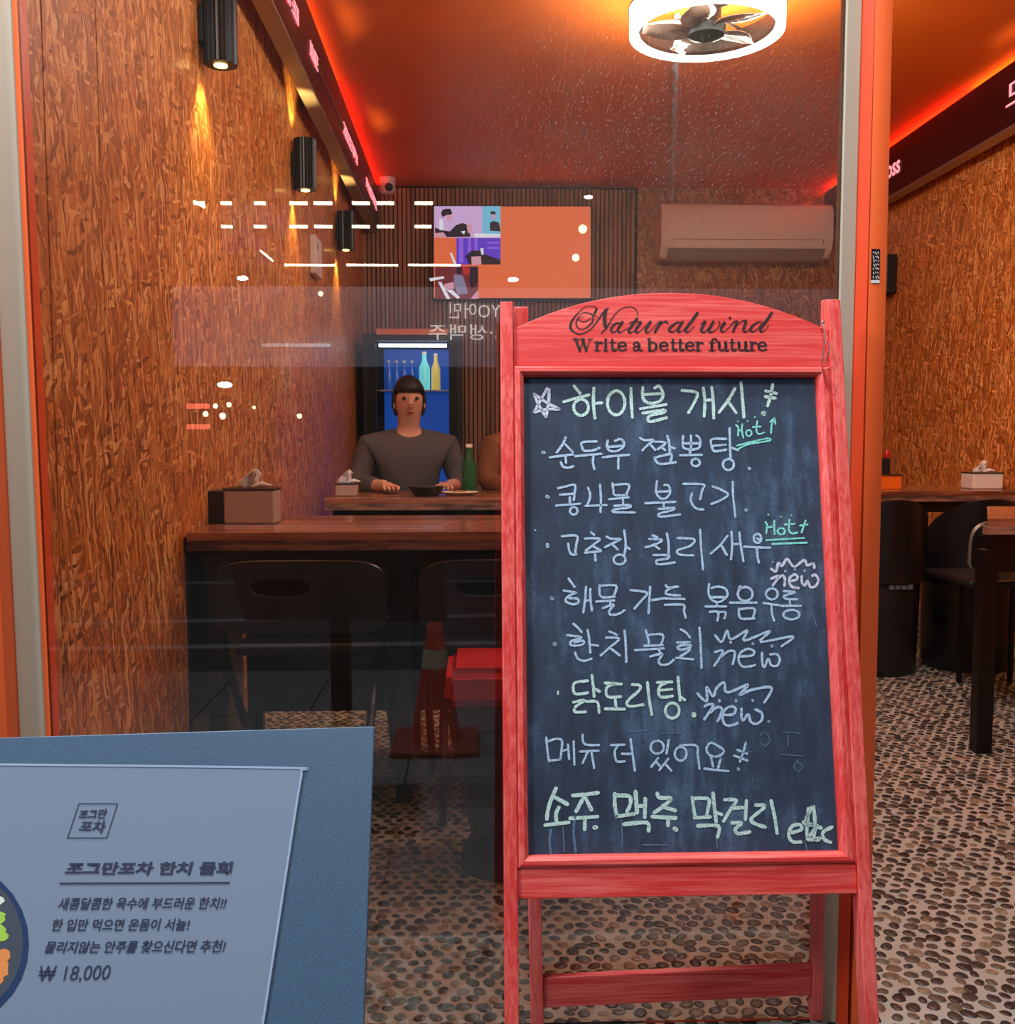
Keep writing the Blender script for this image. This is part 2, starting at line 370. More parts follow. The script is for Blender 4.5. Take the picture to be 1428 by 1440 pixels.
# right wall
mb = MB(); mb.box(XR+.012, XR+.13, DG+.04, YB+.2, 0, ZC+.1); wr = struct(mb.build('wall_right', DARKW))
for a, b in zip([DG+.045, 2.66, 3.88, 5.10, 6.32], [2.66, 3.88, 5.10, 6.32, YB]):
    mb = MB(); mb.box(XR, XR+.012, a+.002, b-.002, 0, ZC); mb.build('osb_panel', OSB, wr, bevel=.0015)
# back wall
mb = MB(); mb.box(XL-.1, XR+.1, YB+.012, YB+.15, 0, ZC+.1); wb = struct(mb.build('wall_back', DARKW))
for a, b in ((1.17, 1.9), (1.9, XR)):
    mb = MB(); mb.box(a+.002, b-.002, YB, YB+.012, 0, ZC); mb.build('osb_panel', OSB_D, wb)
mb = MB(); x = XL
while x < 1.15:
    mb.box(x, x+.022, YB-.014, YB+.012, 0, ZC-.02); x += .031
mb.build('slat', SLAT, wb, kind='stuff', label='narrow upright brown slats')
mb = MB(); mb.box(XL-.12, XR+.12, DG-.02, YB+.15, ZC, ZC+.1); struct(mb.build('ceiling', CEIL))
mb = MB(); mb.box(XL, XL+.015, YB-.05, YB-.014, ZC-.08, ZC)
# floor
mb = MB(); mb.box(XL-.12, XR+.12, 1.30, YB+.15, -.08, 0); fl = struct(mb.build('floor', GROUT))
def pebble_geo(rng):
    n = 9; a0 = rng.random()*6.28; el = rng.uniform(.62, .9); R = 1
    ring = []
    for k in range(n):
        a = 2*pi*k/n; r = R*(1+rng.uniform(-.09, .09)); x, y = r*cos(a), r*el*sin(a)
        ring.append((x*cos(a0)-y*sin(a0), x*sin(a0)+y*cos(a0)))
    vs = [(x, y, 0) for x, y in ring]+[(x*.9, y*.9, .12) for x, y in ring]+[(x*.5, y*.5, .16) for x, y in ring]+[(0, 0, .17)]
    fs = []
    for lvl in (0, 1):
        for k in range(n):
            k2 = (k+1) % n; fs.append((lvl*n+k, lvl*n+k2, (lvl+1)*n+k2, (lvl+1)*n+k))
    fs += [(2*n+k, 2*n+(k+1) % n, 3*n) for k in range(n)]
    return vs, fs
rng = random.Random(3)
variants = [pebble_geo(rng) for _ in range(10)]
vmesh = []
for vs, fs in variants:
    me = bpy.data.meshes.new('pebble'); me.from_pydata(vs, [], fs); me.polygons.foreach_set('use_smooth', [True]*len(fs)); me.materials.append(PEB); vmesh.append(me)
spots = []
RI = RM.transposed()
def project(p):
    q = RI @ (Vector(p)-CAM)
    return (W/2+F*q.x/-q.z, H/2-F*q.y/-q.z) if q.z < -.05 else (-9999, -9999)
dy = .0262; y = 1.34; row = 0
while y < 5.25:
    x = XL+.015+(row % 2)*.016
    while x < XR-.01:
        spots.append((x+rng.uniform(-.006, .006), y+rng.uniform(-.005, .005), rng.uniform(.0105, .0165)))
        x += .0325
    y += dy; row += 1
vis = []
for s in spots:
    u, v_ = project((s[0], s[1], 0))
    if 515 < u < 1428 and v_ < 1445 and not (745 < u < 1225 and v_ < 1255) and not (705 < u < 730): vis.append((s[1], s))
vis.sort(); near = set(s for _, s in vis[:300])
mbp = MB()
for k, s in enumerate(spots):
    if s in near:
        o = bpy.data.objects.new('pebble', vmesh[k % 10]); COL.objects.link(o); o.location = (s[0], s[1], 0); o.scale = (s[2], s[2], s[2]); o.rotation_euler.z = rng.random()*6; o.parent = fl
    else:
        u, v_ = project((s[0], s[1], 0))
        if s[1] > 2.2 and not (-900 < u < 3000): continue
        vs, fs = variants[k % 10]; a = rng.random()*6; ca, sa = cos(a)*s[2], sin(a)*s[2]
        n = len(mbp.v); mbp.v += [(s[0]+p[0]*ca-p[1]*sa, s[1]+p[0]*sa+p[1]*ca, p[2]*s[2]) for p in vs]; mbp.f += [tuple(i+n for i in f) for f in fs]
me = bpy.data.meshes.new('pebble_field'); me.from_pydata(mbp.v, [], mbp.f); me.polygons.foreach_set('use_smooth', [True]*len(mbp.f)); me.materials.append(PEB)
o = bpy.data.objects.new('pebble_field', me); COL.objects.link(o); o.parent = fl; o['kind'] = 'stuff'
# outside ground
mb = MB(); mb.box(-6, 8, -8.5, 1.295, -.1, -.003); og = struct(mb.build('ground', ASPH))
bx = MB()
for i in range(12):
    for j in range(10):
        bx.box(-1.8+i*.4+.003, -1.8+(i+1)*.4-.003, -1.0+j*.229+.003, -1.0+(j+1)*.229-.003, -.003, .0)
bx.build('paving_tile', TILE, og, kind='stuff')
mb = MB()
for (xa, ya, xb, yb) in ((-3.5, -1.4, 1.2, -1.55), (-3.5, -2.0, 1.2, -2.35), (-4, -3.6, 5, -3.6)):
    mb.add([(xa, ya, -.001), (xb, yb, -.001), (xb, yb-.1, -.001), (xa, ya-.1, -.001)], [(0, 1, 2, 3)])
mb.build('road_marking', mat('road_paint', srgb(120, 124, 130), .8), og)

# shop front: window, posts, front wall
def xat(px, D=DG): return at(px, 615, D).x
win = thing('window_1', '', ''); del win['label']; del win['category']; win['kind'] = 'structure'
def leant(mb, k=.011, zc=1.70):
    mb.v = [(x+k*(zc-z), y, z) for x, y, z in mb.v]; return mb
mb = MB(); mb.box(-.95, -.750, DG-.05, DG+.045, 0, 2.95, .004); leant(mb).build('jamb', ORANGE, win, smooth=True)
mb = MB(); mb.box(-.750, -.709, DG-.012, DG+.02, 0, 2.95, .003); leant(mb).build('gasket', GASK, win)
mb = MB(); mb.box(-.709, -.702, DG-.006, DG+.03, 0, 2.95); leant(mb).build('trim_strip', ORANGE, win)
mb = MB(); mb.box(-.73, .596, DG-.003, DG+.003, .004, 2.95); pane = mb.build('glass_pane', GL, win)
mb = MB(); mb.box(.595, .620, DG-.008, DG+.02, 0, 2.95, .002); mb.build('gasket', GASK, win)
mb = MB(); mb.box(.620, .631, DG-.006, DG+.04, 0, 2.95)
mb.add([(.620, DG-.006, 0), (.620, DG-.006, 2.95), (.631, DG-.03, 2.95), (.631, DG-.03, 0)], [(0, 1, 2, 3)]); mb.build('mullion_flank', REDOR, win)
mb = MB(); mb.box(.631, .661, DG-.03, DG+.04, 0, 2.95, .003); leant(mb, .004).build('mullion', ORANGE, win, smooth=True)
# vertical maker's sticker on the post
Pp = Plane((0, DG-.0305, 0), (1, 0, 0), (0, 0, 1))
def quad_px(pl, pts, h=.0005): return [pl.w(*pl.px(*p), h) for p in pts]
mb = MB(); mb.add(quad_px(Pp, [(1226, 350), (1238, 350), (1237, 398), (1225, 398)], .0006), [(0, 1, 2, 3)]); stk = mb.build('sticker', mat('sticker_black', srgb(36, 26, 30), .4), win, label='small black upright sticker with pale lettering')
mb = MB(); mb.add(quad_px(Pp, [(1225, 394), (1237, 394), (1237, 398), (1225, 398)], .0009), [(0, 1, 2, 3)]); mb.build('sticker_edge', WHITEP, stk)
mb = MB(); rs_ = random.Random(4)
for k in range(7):
    y0 = 354+k*5.6
    for q in range(3):
        xq = 1228+q*3.0; ribbon(mb, Pp, [(xq+rs_.uniform(0, 1), y0+rs_.uniform(0, 1.5)), (xq+rs_.uniform(.5, 2.5), y0+rs_.uniform(1.5, 4.5))], 1.1, .0009, smooth=False)
mb.build('sticker_lettering', WHITEP, stk, kind='stuff')
# front wall above and beside
mb = MB(); mb.box(-3.5, -.95, DG-.05, DG+.08, 0, 4.2); mb.box(1.75, 5, DG-.05, DG+.08, 0, 4.2); mb.box(-.95, 1.75, DG-.05, DG+.08, 2.95, 4.2)
struct(mb.build('wall_front', mat('front_render', srgb(196, 78, 34), .7)))
mb = MB(); mb.box(1.69, 1.75, DG-.05, DG+.06, 0, 2.95, .003); door = struct(mb.build('door_1', ORANGE))

# ================================================================== A-frame chalkboard
LEAN = radians(12.0)
E = Plane(at(705, 425, 1.50), (1, 0, 0), (0, sin(LEAN), cos(LEAN)))
def EU(x, y): return E.px(x, y)[0]
def EV(x, y): return E.px(x, y)[1]
uL = (EU(704, 425)+EU(709, 1252))/2; uR = (EU(1170, 425)+EU(1238, 1252))/2
pw_ = EU(722, 470)-uL
zdn = -(E.p.z)/cos(LEAN)            # v where z = 0
ez = thing('chalkboard_easel', 'red wooden A-frame chalkboard sign standing before the shop window', 'sign board', (E.w((uL+uR)/2, zdn).x, E.w(0, zdn).y, 0))
def ebox(u0, u1, v0, v1, h0, h1, name, mat_, parent=ez, bev=.0015, **t):
    m = MB(); m.prism([(u0, v0), (u1, v0), (u1, v1), (u0, v1)], E.w, h0, h1); return m.build(name, mat_, parent, bevel=bev, **t)
vT = EV(710, 425)
ebox(uL, uL+pw_, zdn, vT, -.024, .004, 'front_leg', REDW)
ebox(uR-pw_, uR, zdn, EV(1158, 422), -.024, .004, 'front_leg', REDW)
iL, iR = uL+pw_+.0004, uR-pw_-.0004
# arched header
vh0 = EV(945, 514.5); pe = EV(722, 462); pm = EV(945, 411)
n = 20; arch = [(iL, vh0), (iR, vh0)]
for k in range(n+1):
    t = k/n; arch.append((iR+(iL-iR)*t, pe+(pm-pe)*(1-abs(2*t-1)**2.1)))
m = MB(); m.prism(arch, E.w, -.016, -.002); hdr = m.build('header_panel', REDWH, ez, bevel=.001)
# mouldings
mo = .0
vb0, vb1 = EV(745, 1204), EV(745, 528)
ubl, ubr = (EU(738, 540)+EU(743, 1200))/2, (EU(1142, 540)+EU(1191, 1200))/2
vm1 = EV(900, 515.5); vm0 = EV(900, 1218)
def moulding(u0, u1, v0, v1, horiz):
    m = MB(); prof = [(0, -.014), (0, .0), (.35, .0035), (.7, .0015), (1, -.004), (1, -.014)]
    return prof
def mould(name, outer, inner, mat_):
    # outer, inner: two edge lines [(u,v),(u,v)] mitred
    m = MB(); prof = [(0, -.014), (0, .001), (.25, .0035), (.6, .0035), (.9, -.001), (1, -.005), (1, -.014)]; vs = []
    for e_ in (0, 1):
        for t, h in prof:
            vs.append(E.w(outer[e_][0]*(1-t)+inner[e_][0]*t, outer[e_][1]*(1-t)+inner[e_][1]*t, h))
    k = len(prof); m.add(vs, [(i, i+1, i+1+k, i+k) for i in range(k-1)]+[tuple(range(k))[::-1], tuple(range(k, 2*k))])
    return m.build(name, mat_, ez)
mould('moulding', [(iL, vm1), (iR, vm1)], [(ubl, vb1), (ubr, vb1)], REDWH)
mould('moulding', [(iL, vm0), (iR, vm0)], [(ubl, vb0), (ubr, vb0)], REDWH)
mould('moulding', [(iL, vm0), (iL, vm1)], [(ubl, vb0), (ubl, vb1)], REDW)
mould('moulding', [(iR, vm0), (iR, vm1)], [(ubr, vb0), (ubr, vb1)], REDW)
ebox(iL, iR, EV(960, 1261), vm0-.0008, -.014, -.001, 'bottom_rail', REDWH)
CH_H = -.010
board = ebox(ubl-.004, ubr+.004, vb0-.004, vb1+.004, -.0139, CH_H, 'chalkboard', CB, bev=0)
# rear legs: pivot near the top, splayed backwards
RLEAN = -math.atan((1.595-(E.p.y+.018))/(E.p.z-.02))
SK = .028
R_ = Plane(E.w(0, vT, 0)+Vector((0, .032, -.004)), (cos(SK), 0, sin(SK)), (-sin(SK)*cos(RLEAN), sin(RLEAN), cos(SK)*cos(RLEAN)))
ruL = (R_.px(744, 1300)[0]+R_.px(723, 432)[0])/2*1; ruL = R_.px(744, 1300)[0]; ruR = R_.px(1157, 1300)[0]
rl = uL+pw_+.001
def rbox(u0, u1, v0, v1, h0, h1, name, mat_, parent=ez):
    m = MB(); m.prism([(u0, v0), (u1, v0), (u1, v1), (u0, v1)], R_.w, h0, h1); return m.build(name, mat_, parent, bevel=.0015)
rz0 = -(R_.p.z)/cos(RLEAN)
rbox(ruL, ruL+.021, rz0, .0, -.012, .012, 'rear_leg', REDW)
rbox(ruR-.018, ruR, rz0, .0, -.012, .012, 'rear_leg', REDW)
rbox(ruL+.0214, ruR-.0184, R_.px(900, 1408)[1], R_.px(900, 1366)[1], -.006, .006, 'rear_rail', REDWH)
rbox(ruL+.0214, ruR-.0184, -.12, -.08, -.006, .006, 'rear_rail', REDWH)
# hook and wire at the upper right
m = MB()
def epx(x, y, h): return E.w(*E.px(x, y), h)
m.tube([epx(1155, 454, .006), epx(1158, 475, .009), epx(1154, 510, .008), epx(1158, 513, .007), epx(1162, 500, .010), epx(1164, 490, .009), epx(1161, 482, .008)], .0011, 6)
m.ball(epx(1156, 455, .006), .0028, 8); m.build('wire_hook', CHROME, ez, smooth=True, label='bent silver wire hook')
m = MB(); m.tube([epx(1155, 516, .005), epx(1160, 540, .0055), epx(1165, 549, .007), epx(1166, 540, .008), epx(1167, 534, .007)], .0009, 6)
m.build('screw_hook', mat('red_painted_hook', srgb(150, 36, 40), .5), ez, smooth=True)

# printed words on the header
m = MB(); HH = -.0013
def K(st): return crop(795, 420, 9.52, st)
def L_(st): return crop(940, 420, 9.52, st)
script = K([
 [(250,232,6),(205,250,8),(188,280,10),(235,302,14),(300,288,14),(350,250,10)],
 [(190,225,7),(240,185,9),(310,185,12),(368,215,18),(372,290,22),(320,355,18),(255,398,12),(195,398,12),(155,360,16),(150,310,20),(185,225,12)],
 [(425,135,26),(400,100,12),(350,92,9),(280,98,9),(210,150,11),(130,235,20),(80,320,30),(75,390,34),(120,440,20),(190,468,16),(270,448,16),(350,395,16),(430,295,18),(500,195,22),(545,155,26),(578,122,16)],
 [(425,130,28),(400,180,26),(385,215,12),(440,235,10)],
 [(545,150,46),(530,250,50),(535,340,52),(548,395,24)],
 [(485,455,16),(540,405,18),(590,330,18),(650,230,14),(730,145,12),(820,108,12),(900,108,12),(955,145,14),(975,215,12)],
 [(735,318,14),(680,325,26),(625,380,34),(620,430,28),(665,440,16),(720,385,12),(755,320,12)],
 [(770,305,34),(715,390,32),(715,440,26),(770,435,12),(830,390,10)],
 [(965,262,34),(900,350,36),(850,420,34),(870,448,22),(930,425,10),(975,375,10)], [(865,318,14),(935,300,16),(1010,305,12)],
 [(1015,310,36),(960,390,36),(945,440,28),(1000,435,12),(1070,370,10),(1120,320,10)],
 [(1145,305,36),(1085,400,34),(1085,445,26),(1140,430,11),(1205,360,10),(1260,300,10)],
 [(1285,305,34),(1240,380,34),(1205,442,34)], [(1240,375,10),(1310,315,16),(1355,300,30),(1375,325,22)],
])+L_([
 [(165,312,14),(110,318,24),(35,375,34),(15,420,32),(60,440,18),(120,400,12),(175,325,12)],
 [(195,305,34),(140,395,34),(135,440,26),(190,425,10),(235,380,10)],
 [(395,185,36),(320,290,38),(245,390,36),(235,435,30),(290,430,12),(350,360,10)],
 [(440,335,10),(500,295,30),(460,375,36),(445,425,34),(485,440,20),(550,380,12),(600,305,12)],
 [(610,300,34),(560,390,36),(545,430,32),(590,440,18),(660,395,12),(695,330,16),(680,300,22)],
 [(700,385,10),(765,305,34),(720,380,34),(710,425,28),(750,435,14),(815,380,10)], [(830,252,34)],
 [(815,385,10),(880,310,18),(930,300,28),(900,370,34),(870,435,30)], [(895,385,12),(970,310,14),(1045,290,30),(1030,350,36),(1010,420,34),(1050,438,16),(1115,380,10)],
 [(1245,300,12),(1190,315,22),(1120,375,34),(1110,425,30),(1160,430,16),(1225,370,12),(1270,305,12)],
 [(1390,185,36),(1320,290,38),(1245,390,36),(1240,430,30),(1290,425,12),(1350,350,10)],
])
for st in script: ribbon(m, E, [(x, y, w/9.52) for x, y, w in st], 1, HH)
# slab lettering of the second line, glyphs in unit boxes (x right, y up; x-height .72)
TK, TN = 38, 13
def serif_line(letters):
    out = []
    T = lambda pts, w: out.append([(x0+p[0]*(x1-x0), yb-(p[1])*hh, w) for p in pts])
    for ch, x0, x1 in letters:
        yb, hh = 693, 160
        if ch == 'W':
            T([(.16, .98), (.36, .02)], TK); T([(.36, .02), (.54, .9)], TN); T([(.5, .98), (.68, .02)], TK); T([(.68, .02), (.88, .98)], TN)
            for a, b in ((0, .33), (.37, .62), (.76, 1)): T([(a, .97), (b, .97)], TN)
        if ch == 'r': T([(.32, .02), (.32, .7)], TK); T([(0, .03), (.7, .03)], TN); T([(.02, .7), (.4, .7)], TN); T([(.4, .5), (.6, .68), (.86, .66)], 24); T([(.86, .64)], 30)
        if ch == 'i': T([(.5, .02), (.5, .7)], TK); T([(0, .03), (1, .03)], TN); T([(.05, .7), (.6, .7)], TN); T([(.5, .95)], 36)
        if ch == 't': T([(.42, .92), (.42, .2), (.6, .04), (.95, .1)], 34); T([(.0, .68), (.92, .68)], TN)
        if ch == 'e': T([(.14, .42), (.9, .42), (.8, .64), (.5, .72), (.22, .6), (.14, .36), (.26, .12), (.56, .02), (.95, .14)], 22); T([(.16, .58), (.14, .36), (.2, .14)], 34); T([(.86, .46), (.82, .62)], 28)
        if ch == 'a': T([(.15, .55), (.3, .7), (.56, .7), (.68, .52), (.68, .15), (.82, .03), (1, .06)], 22); T([(.68, .55), (.68, .12)], TK); T([(.66, .42), (.3, .36), (.12, .2), (.25, .03), (.5, .06), (.68, .2)], 22); T([(.16, .55)], 28)
        if ch == 'b': T([(.24, .98), (.24, .02)], TK); T([(0, .98), (.3, .98)], TN); T([(.3, .6), (.55, .72), (.85, .56), (.92, .34), (.8, .1), (.5, .0), (.28, .08)], 20); T([(.84, .56), (.88, .34), (.8, .14)], 34)
        if ch == 'f': T([(.36, .02), (.36, .8), (.5, .98), (.8, .98), (.9, .9)], 22); T([(.36, .02), (.36, .78)], TK); T([(0, .68), (.8, .68)], TN); T([(0, .03), (.75, .03)], TN); T([(.88, .88)], 28)
        if ch == 'u': T([(.18, .68), (.18, .2), (.34, .03), (.6, .08), (.72, .18)], 24); T([(.18, .68), (.18, .18)], TK); T([(.76, .68), (.76, .04), (1, .04)], 24); T([(.76, .7), (.76, .06)], TK); T([(0, .7), (.25, .7)], TN); T([(.58, .7), (.8, .7)], TN)
    return out
for org, ln in ((795, serif_line([('W', 100, 370), ('r', 390, 505), ('i', 512, 578), ('t', 592, 690), ('e', 700, 828), ('a', 900, 1035), ('b', 1098, 1240), ('e', 1258, 1385)])),
                (940, serif_line([('t', 30, 118), ('t', 128, 215), ('e', 226, 355), ('r', 362, 478), ('f', 545, 665), ('u', 660, 812), ('t', 818, 915), ('u', 925, 1080), ('r', 1088, 1195), ('e', 1198, 1325)]))):
    for st in crop(org, 420, 9.52, ln): ribbon(m, E, [(x, y, w/9.52) for x, y, w in st], 1, HH)
m.build('printed_lettering', INK, hdr, label='black printed script and serif lettering')

# chalk writing, line by line
def chalk(name, groups, cmat, label):
    m = MB()
    for w, sts in groups:
        for st in sts: ribbon(m, E, st, w, CH_H+.0006, jitter=.14)
    return m.build(name, cmat, board, label=label)
A = lambda s: crop(740, 530, 7.14, s); B = lambda s: crop(930, 530, 7.14, s); Cc = lambda s: crop(750, 660, 7.14, s); D_ = lambda s: crop(900, 660, 5.289, s)
Ee = lambda s: crop(760, 780, 6.49, s); Ff = lambda s: crop(960, 780, 6.49, s); G = lambda s: crop(760, 940, 6.49, s); Hh = lambda s: crop(960, 940, 8.925, s)
I_ = lambda s: crop(750, 1100, 6.49, s); J = lambda s: crop(960, 1100, 5.95, s)
chalk('chalk_star', [(4.2, [ [p] if 0 else p for p in A([[(218,100),(150,220),(85,340)],[(85,340),(210,310),(340,310)],[(340,310),(210,240),(85,155)],[(85,155),(130,260),(205,388)],[(205,388),(230,250),(238,112)]])])], CH4, 'scribbled lilac five-pointed star')
chalk('chalk_writing', [(4.3, A([[(490,75),(550,150)],[(385,235),(520,195),(640,165)],ell(560,290,75,82),[(690,95),(685,250),(700,400)],[(695,250),(770,245)],
  ell(915,245,88,122),[(1065,100),(1068,240),(1080,390)],
  [(1185,90),(1182,180),(1215,235),(1290,248),(1365,220),(1388,150),(1350,78),(1305,95)],[(1190,162),(1380,150)],[(1160,305),(1420,262)],[(1290,245),(1290,285)],
  [(1185,350),(1395,318),(1385,345),(1250,378),(1255,435),(1425,395)]])+
  B([[(225,120),(330,130),(382,155),(350,240),(290,345)],[(440,95),(455,230),(448,380)],[(525,90),(540,240),(545,400)],[(455,218),(535,215)],
  [(760,100),(690,220),(600,340)],[(688,225),(770,345)],[(820,40),(835,200),(850,390)],[(1140,60),(1120,170),(1090,275)],[(1070,125),(1180,150)],[(1065,182),(1165,198)]])),
  (7.5, B([[(1048,352)]]))], CH1, 'top line of writing in thick pale green chalk')
hot1 = B([[(770,470),(792,495),(790,575)],[(835,460),(828,520),(845,598)],[(790,532),(832,512)],ell(900,550,28,30),[(985,430),(975,520),(1000,560),(1055,545)],[(940,490),(1020,485)],
  [(1160,400),(1130,470),(1125,550)],[(1115,440),(1155,405),(1170,460)],[(780,678),(900,645),(1085,605),(1105,628),(900,662),(790,712)]])
chalk('chalk_writing', [(2.4, hot1), (2.8, B([[(788,432)],[(888,430)],[(960,388)]])),
  (2.7, D_([[(950,385),(962,410),(955,470)],[(1015,375),(1018,475)],[(960,427),(1015,420)],ell(1068,455,27,24),[(1130,370),(1125,440),(1145,470),(1190,465)],[(1095,405),(1165,400)],
  [(1250,375),(1235,420),(1220,465)],[(1208,412),(1265,405)],[(958,522),(1240,505)],[(1000,550),(1260,540)]])), (3.2, D_([[(970,330)],[(1063,345)],[(1143,335)]]))], CH3, 'small mint green chalk notes with double underlines')
chalk('chalk_writing', [(3.4, A([[(405,595),(370,670),(315,745)],[(398,662),(475,740)],[(245,795),(360,780),(480,765)],[(405,780),(408,850)],[(355,845),(380,890),(430,900),(485,885)],
  [(715,635),(570,645),(575,705),(600,730),(680,725),(745,700)],[(500,785),(640,770),(765,760)],[(690,770),(680,840),(695,915)],
  [(830,625),(822,690),(855,730),(920,732),(985,692),(992,640),(955,610),(905,630)],[(835,690),(985,680)],[(780,795),(920,780),(1045,770)],[(940,780),(936,850),(938,910)],
  [(1155,600),(1205,622),(1290,620),(1240,665),(1180,725)],[(1255,660),(1310,720)],[(1305,638),(1415,648),(1335,715)],[(1370,688),(1410,722)],[(1300,800),(1355,862),(1517,845)],[(1300,800),(1380,780),(1472,765),(1462,850)]])+
  B([[(75,580),(95,650),(102,765)],[(100,690),(150,705)],[(235,580),(233,680),(270,712),(350,715),(402,690),(405,610),(370,575)],[(315,575),(315,720)],[(240,655),(400,655)],[(305,720),(305,765)],[(205,775),(425,770)],ell(362,848,42,38),
  [(670,610),(525,615),(530,700),(560,735),(670,718)],[(530,680),(665,668)],[(705,500),(708,640),(715,800)],[(718,695),(790,722)],ell(693,868,55,56)])), (5, A([[(175,745),(185,748)]])+B([[(903,908)]]))], CH2, 'second line of writing in pale blue chalk')
chalk('chalk_writing', [(3.2, Cc([[(255,180),(340,160),(425,145),(425,220),(415,300)],[(275,245),(410,235)],[(375,270),(375,345)],[(235,355),(480,335)],ell(415,408,38,38),
  [(560,175),(582,260),(550,355)],[(535,358),(745,350)],[(680,145),(690,280),(685,420)],[(805,130),(815,190),(830,248),(955,248)],[(812,148),(970,142),(948,240)],[(775,290),(970,272)],[(910,285),(915,335)],
  [(825,357),(980,350),(968,375),(830,392),(822,420),(1035,425)]])+D_([[(138,80),(130,160),(160,205),(200,210),(235,170),(225,115),(192,108)],[(140,160),(230,155)],[(50,245),(275,235)],[(188,245),(188,288)],[(150,288),(262,280),(250,298),(158,322),(165,345),(310,330)],
  [(335,100),(485,105),(475,150),(460,215)],[(400,172),(390,220),(410,265),(440,287),(485,292)],[(555,120),(620,145),(670,180),(620,220),(545,250)],[(705,85),(708,200),(725,345)]])), (5, Cc([[(145,262),(155,268)]])+D_([[(803,295)]]))], CH2, 'third line of writing in pale blue chalk')
chalk('chalk_writing', [(3.3, Cc([[(295,665),(445,660),(440,750),(430,830)],[(360,740),(370,810),(400,850),(440,845)],[(590,625),(620,650)],[(530,687),(680,690),(620,745),(535,812)],[(610,765),(688,808)],[(530,832),(690,815)],[(630,830),(635,910)],
  [(745,670),(800,690),(890,695),(810,735),(730,775)],[(805,745),(860,800)],[(925,605),(940,740),(930,845)],[(942,765),(980,795)],ell(878,900,60,50)])+
  D_([[(105,485),(142,500)],[(80,512),(178,522),(110,558),(52,575)],[(115,558),(155,588)],[(212,470),(225,560),(222,640)],[(112,633),(225,635),(212,660),(138,672),(150,703),(270,688)],
  [(290,505),(415,515),(390,562),(292,598),(310,630),(410,635)],[(460,445),(470,600),(482,740)],[(665,490),(610,560),(540,622)],[(622,565),(660,632)],[(695,460),(700,560),(692,665)],[(755,465),(765,560),(785,680)],[(700,553),(765,548)],
  ell(890,508,28,34),[(888,508),(905,520)],[(790,570),(890,576),(985,578)],[(885,580),(890,640),(900,690)]])), (5, Cc([[(148,750),(150,765)]])), (3, D_([[(1005,685)]])+Cc([[(25,603)]]))], CH2, 'fourth line of writing in pale blue chalk')
chalk('chalk_writing', [(3.3, Ee([[(265,215),(320,290)],[(220,325),(335,342)],[(335,342),(260,378),(238,420),(300,450),(355,435),(345,400),(270,395)],[(425,290),(418,400),(400,525)],[(465,310),(465,400),(480,510)],[(418,418),(470,412)],
  [(550,275),(562,380),(690,380)],[(555,280),(700,280),(680,375)],[(520,425),(685,415)],[(645,420),(650,455)],[(580,485),(680,452),(640,510),(650,545),(720,540),(780,505)],
  [(835,320),(985,345),(940,410),(870,490)],[(1015,290),(1008,400),(1000,530)],[(1030,412),(1125,398)],[(1158,275),(1180,295),(1270,288)],[(1230,295),(1165,325),(1170,358),(1290,370)],[(1120,395),(1330,402)],[(1150,455),(1318,455),(1325,510),(1340,572)]])+
  Ff([[(258,265),(255,360),(300,420),(365,425),(425,370),(412,312),(350,288),(280,300)],[(270,385),(400,385)],[(330,430),(330,465)],[(225,470),(415,470)],[(265,520),(340,522),(335,600)],[(355,520),(410,525),(400,580)],
  ell(590,355,68,64),[(545,285),(530,310)],[(450,435),(695,435)],[(530,490),(548,578),(675,580)],[(540,495),(672,490),(660,575)],ell(835,355,54,50),[(760,440),(900,458)],[(830,455),(838,540),(855,600)],
  [(945,330),(1050,340),(950,372),(965,400),(1065,405)],[(1000,410),(1002,455)],[(920,465),(1100,465)],ell(1015,545,74,44)])), (6, Ee([[(112,395)]]))], CH2, 'fifth line of writing in pale blue chalk')
chalk('chalk_writing', [(3.7, Ff([[(830,125),(872,148),(895,70),(928,98),(975,35),(1040,105),(1130,45),(1160,92),(1215,75),(1225,118)],[(830,215),(900,192),(845,275)],[(880,225),(930,185),(955,220),(950,278)],
  [(1000,238),(1060,225),(1068,190),(1035,178),(998,212),(1000,262),(1030,295),(1080,300)],[(1110,195),(1112,250),(1140,275),(1162,235),(1190,292),(1240,280),(1262,225),(1235,180),(1205,188)]])), (3.6, Ff([[(958,145)],[(1047,130)],[(1135,140)]]))], CH4, 'topmost small scribbled note under a chalk zigzag crown')
chalk('chalk_writing', [(3.3, Ee([[(310,630),(350,665),(385,705)],[(255,735),(385,755),(290,790),(290,825),(350,830),(405,810),(390,785),(320,800)],[(440,685),(455,780),(465,895)],[(470,822),(535,830)],[(325,895),(350,950),(410,970),(475,950)],
  [(640,700),(710,730)],[(610,757),(730,765),(640,850),(560,920)],[(645,850),(735,920)],[(780,690),(790,820),(795,980)],[(975,690),(1000,780),(1002,828)],[(988,732),(1130,730),(1115,820)],[(960,832),(1130,825)],[(875,872),(1140,855)],[(1090,860),(1110,895)],[(1015,930),(1125,905),(1095,962),(1110,1003),(1180,1000),(1230,960)],
  [(1295,680),(1345,710),(1380,755)],[(1262,802),(1382,800),(1270,840),(1300,868),(1380,845),(1380,820),(1330,830)],[(1380,868),(1340,900),(1290,932)],[(1255,942),(1410,955)]])+
  Ff([[(170,665),(182,850),(190,1035)]])), (6, Ee([[(138,815)]]))], CH2, 'sixth line of writing in pale blue chalk')
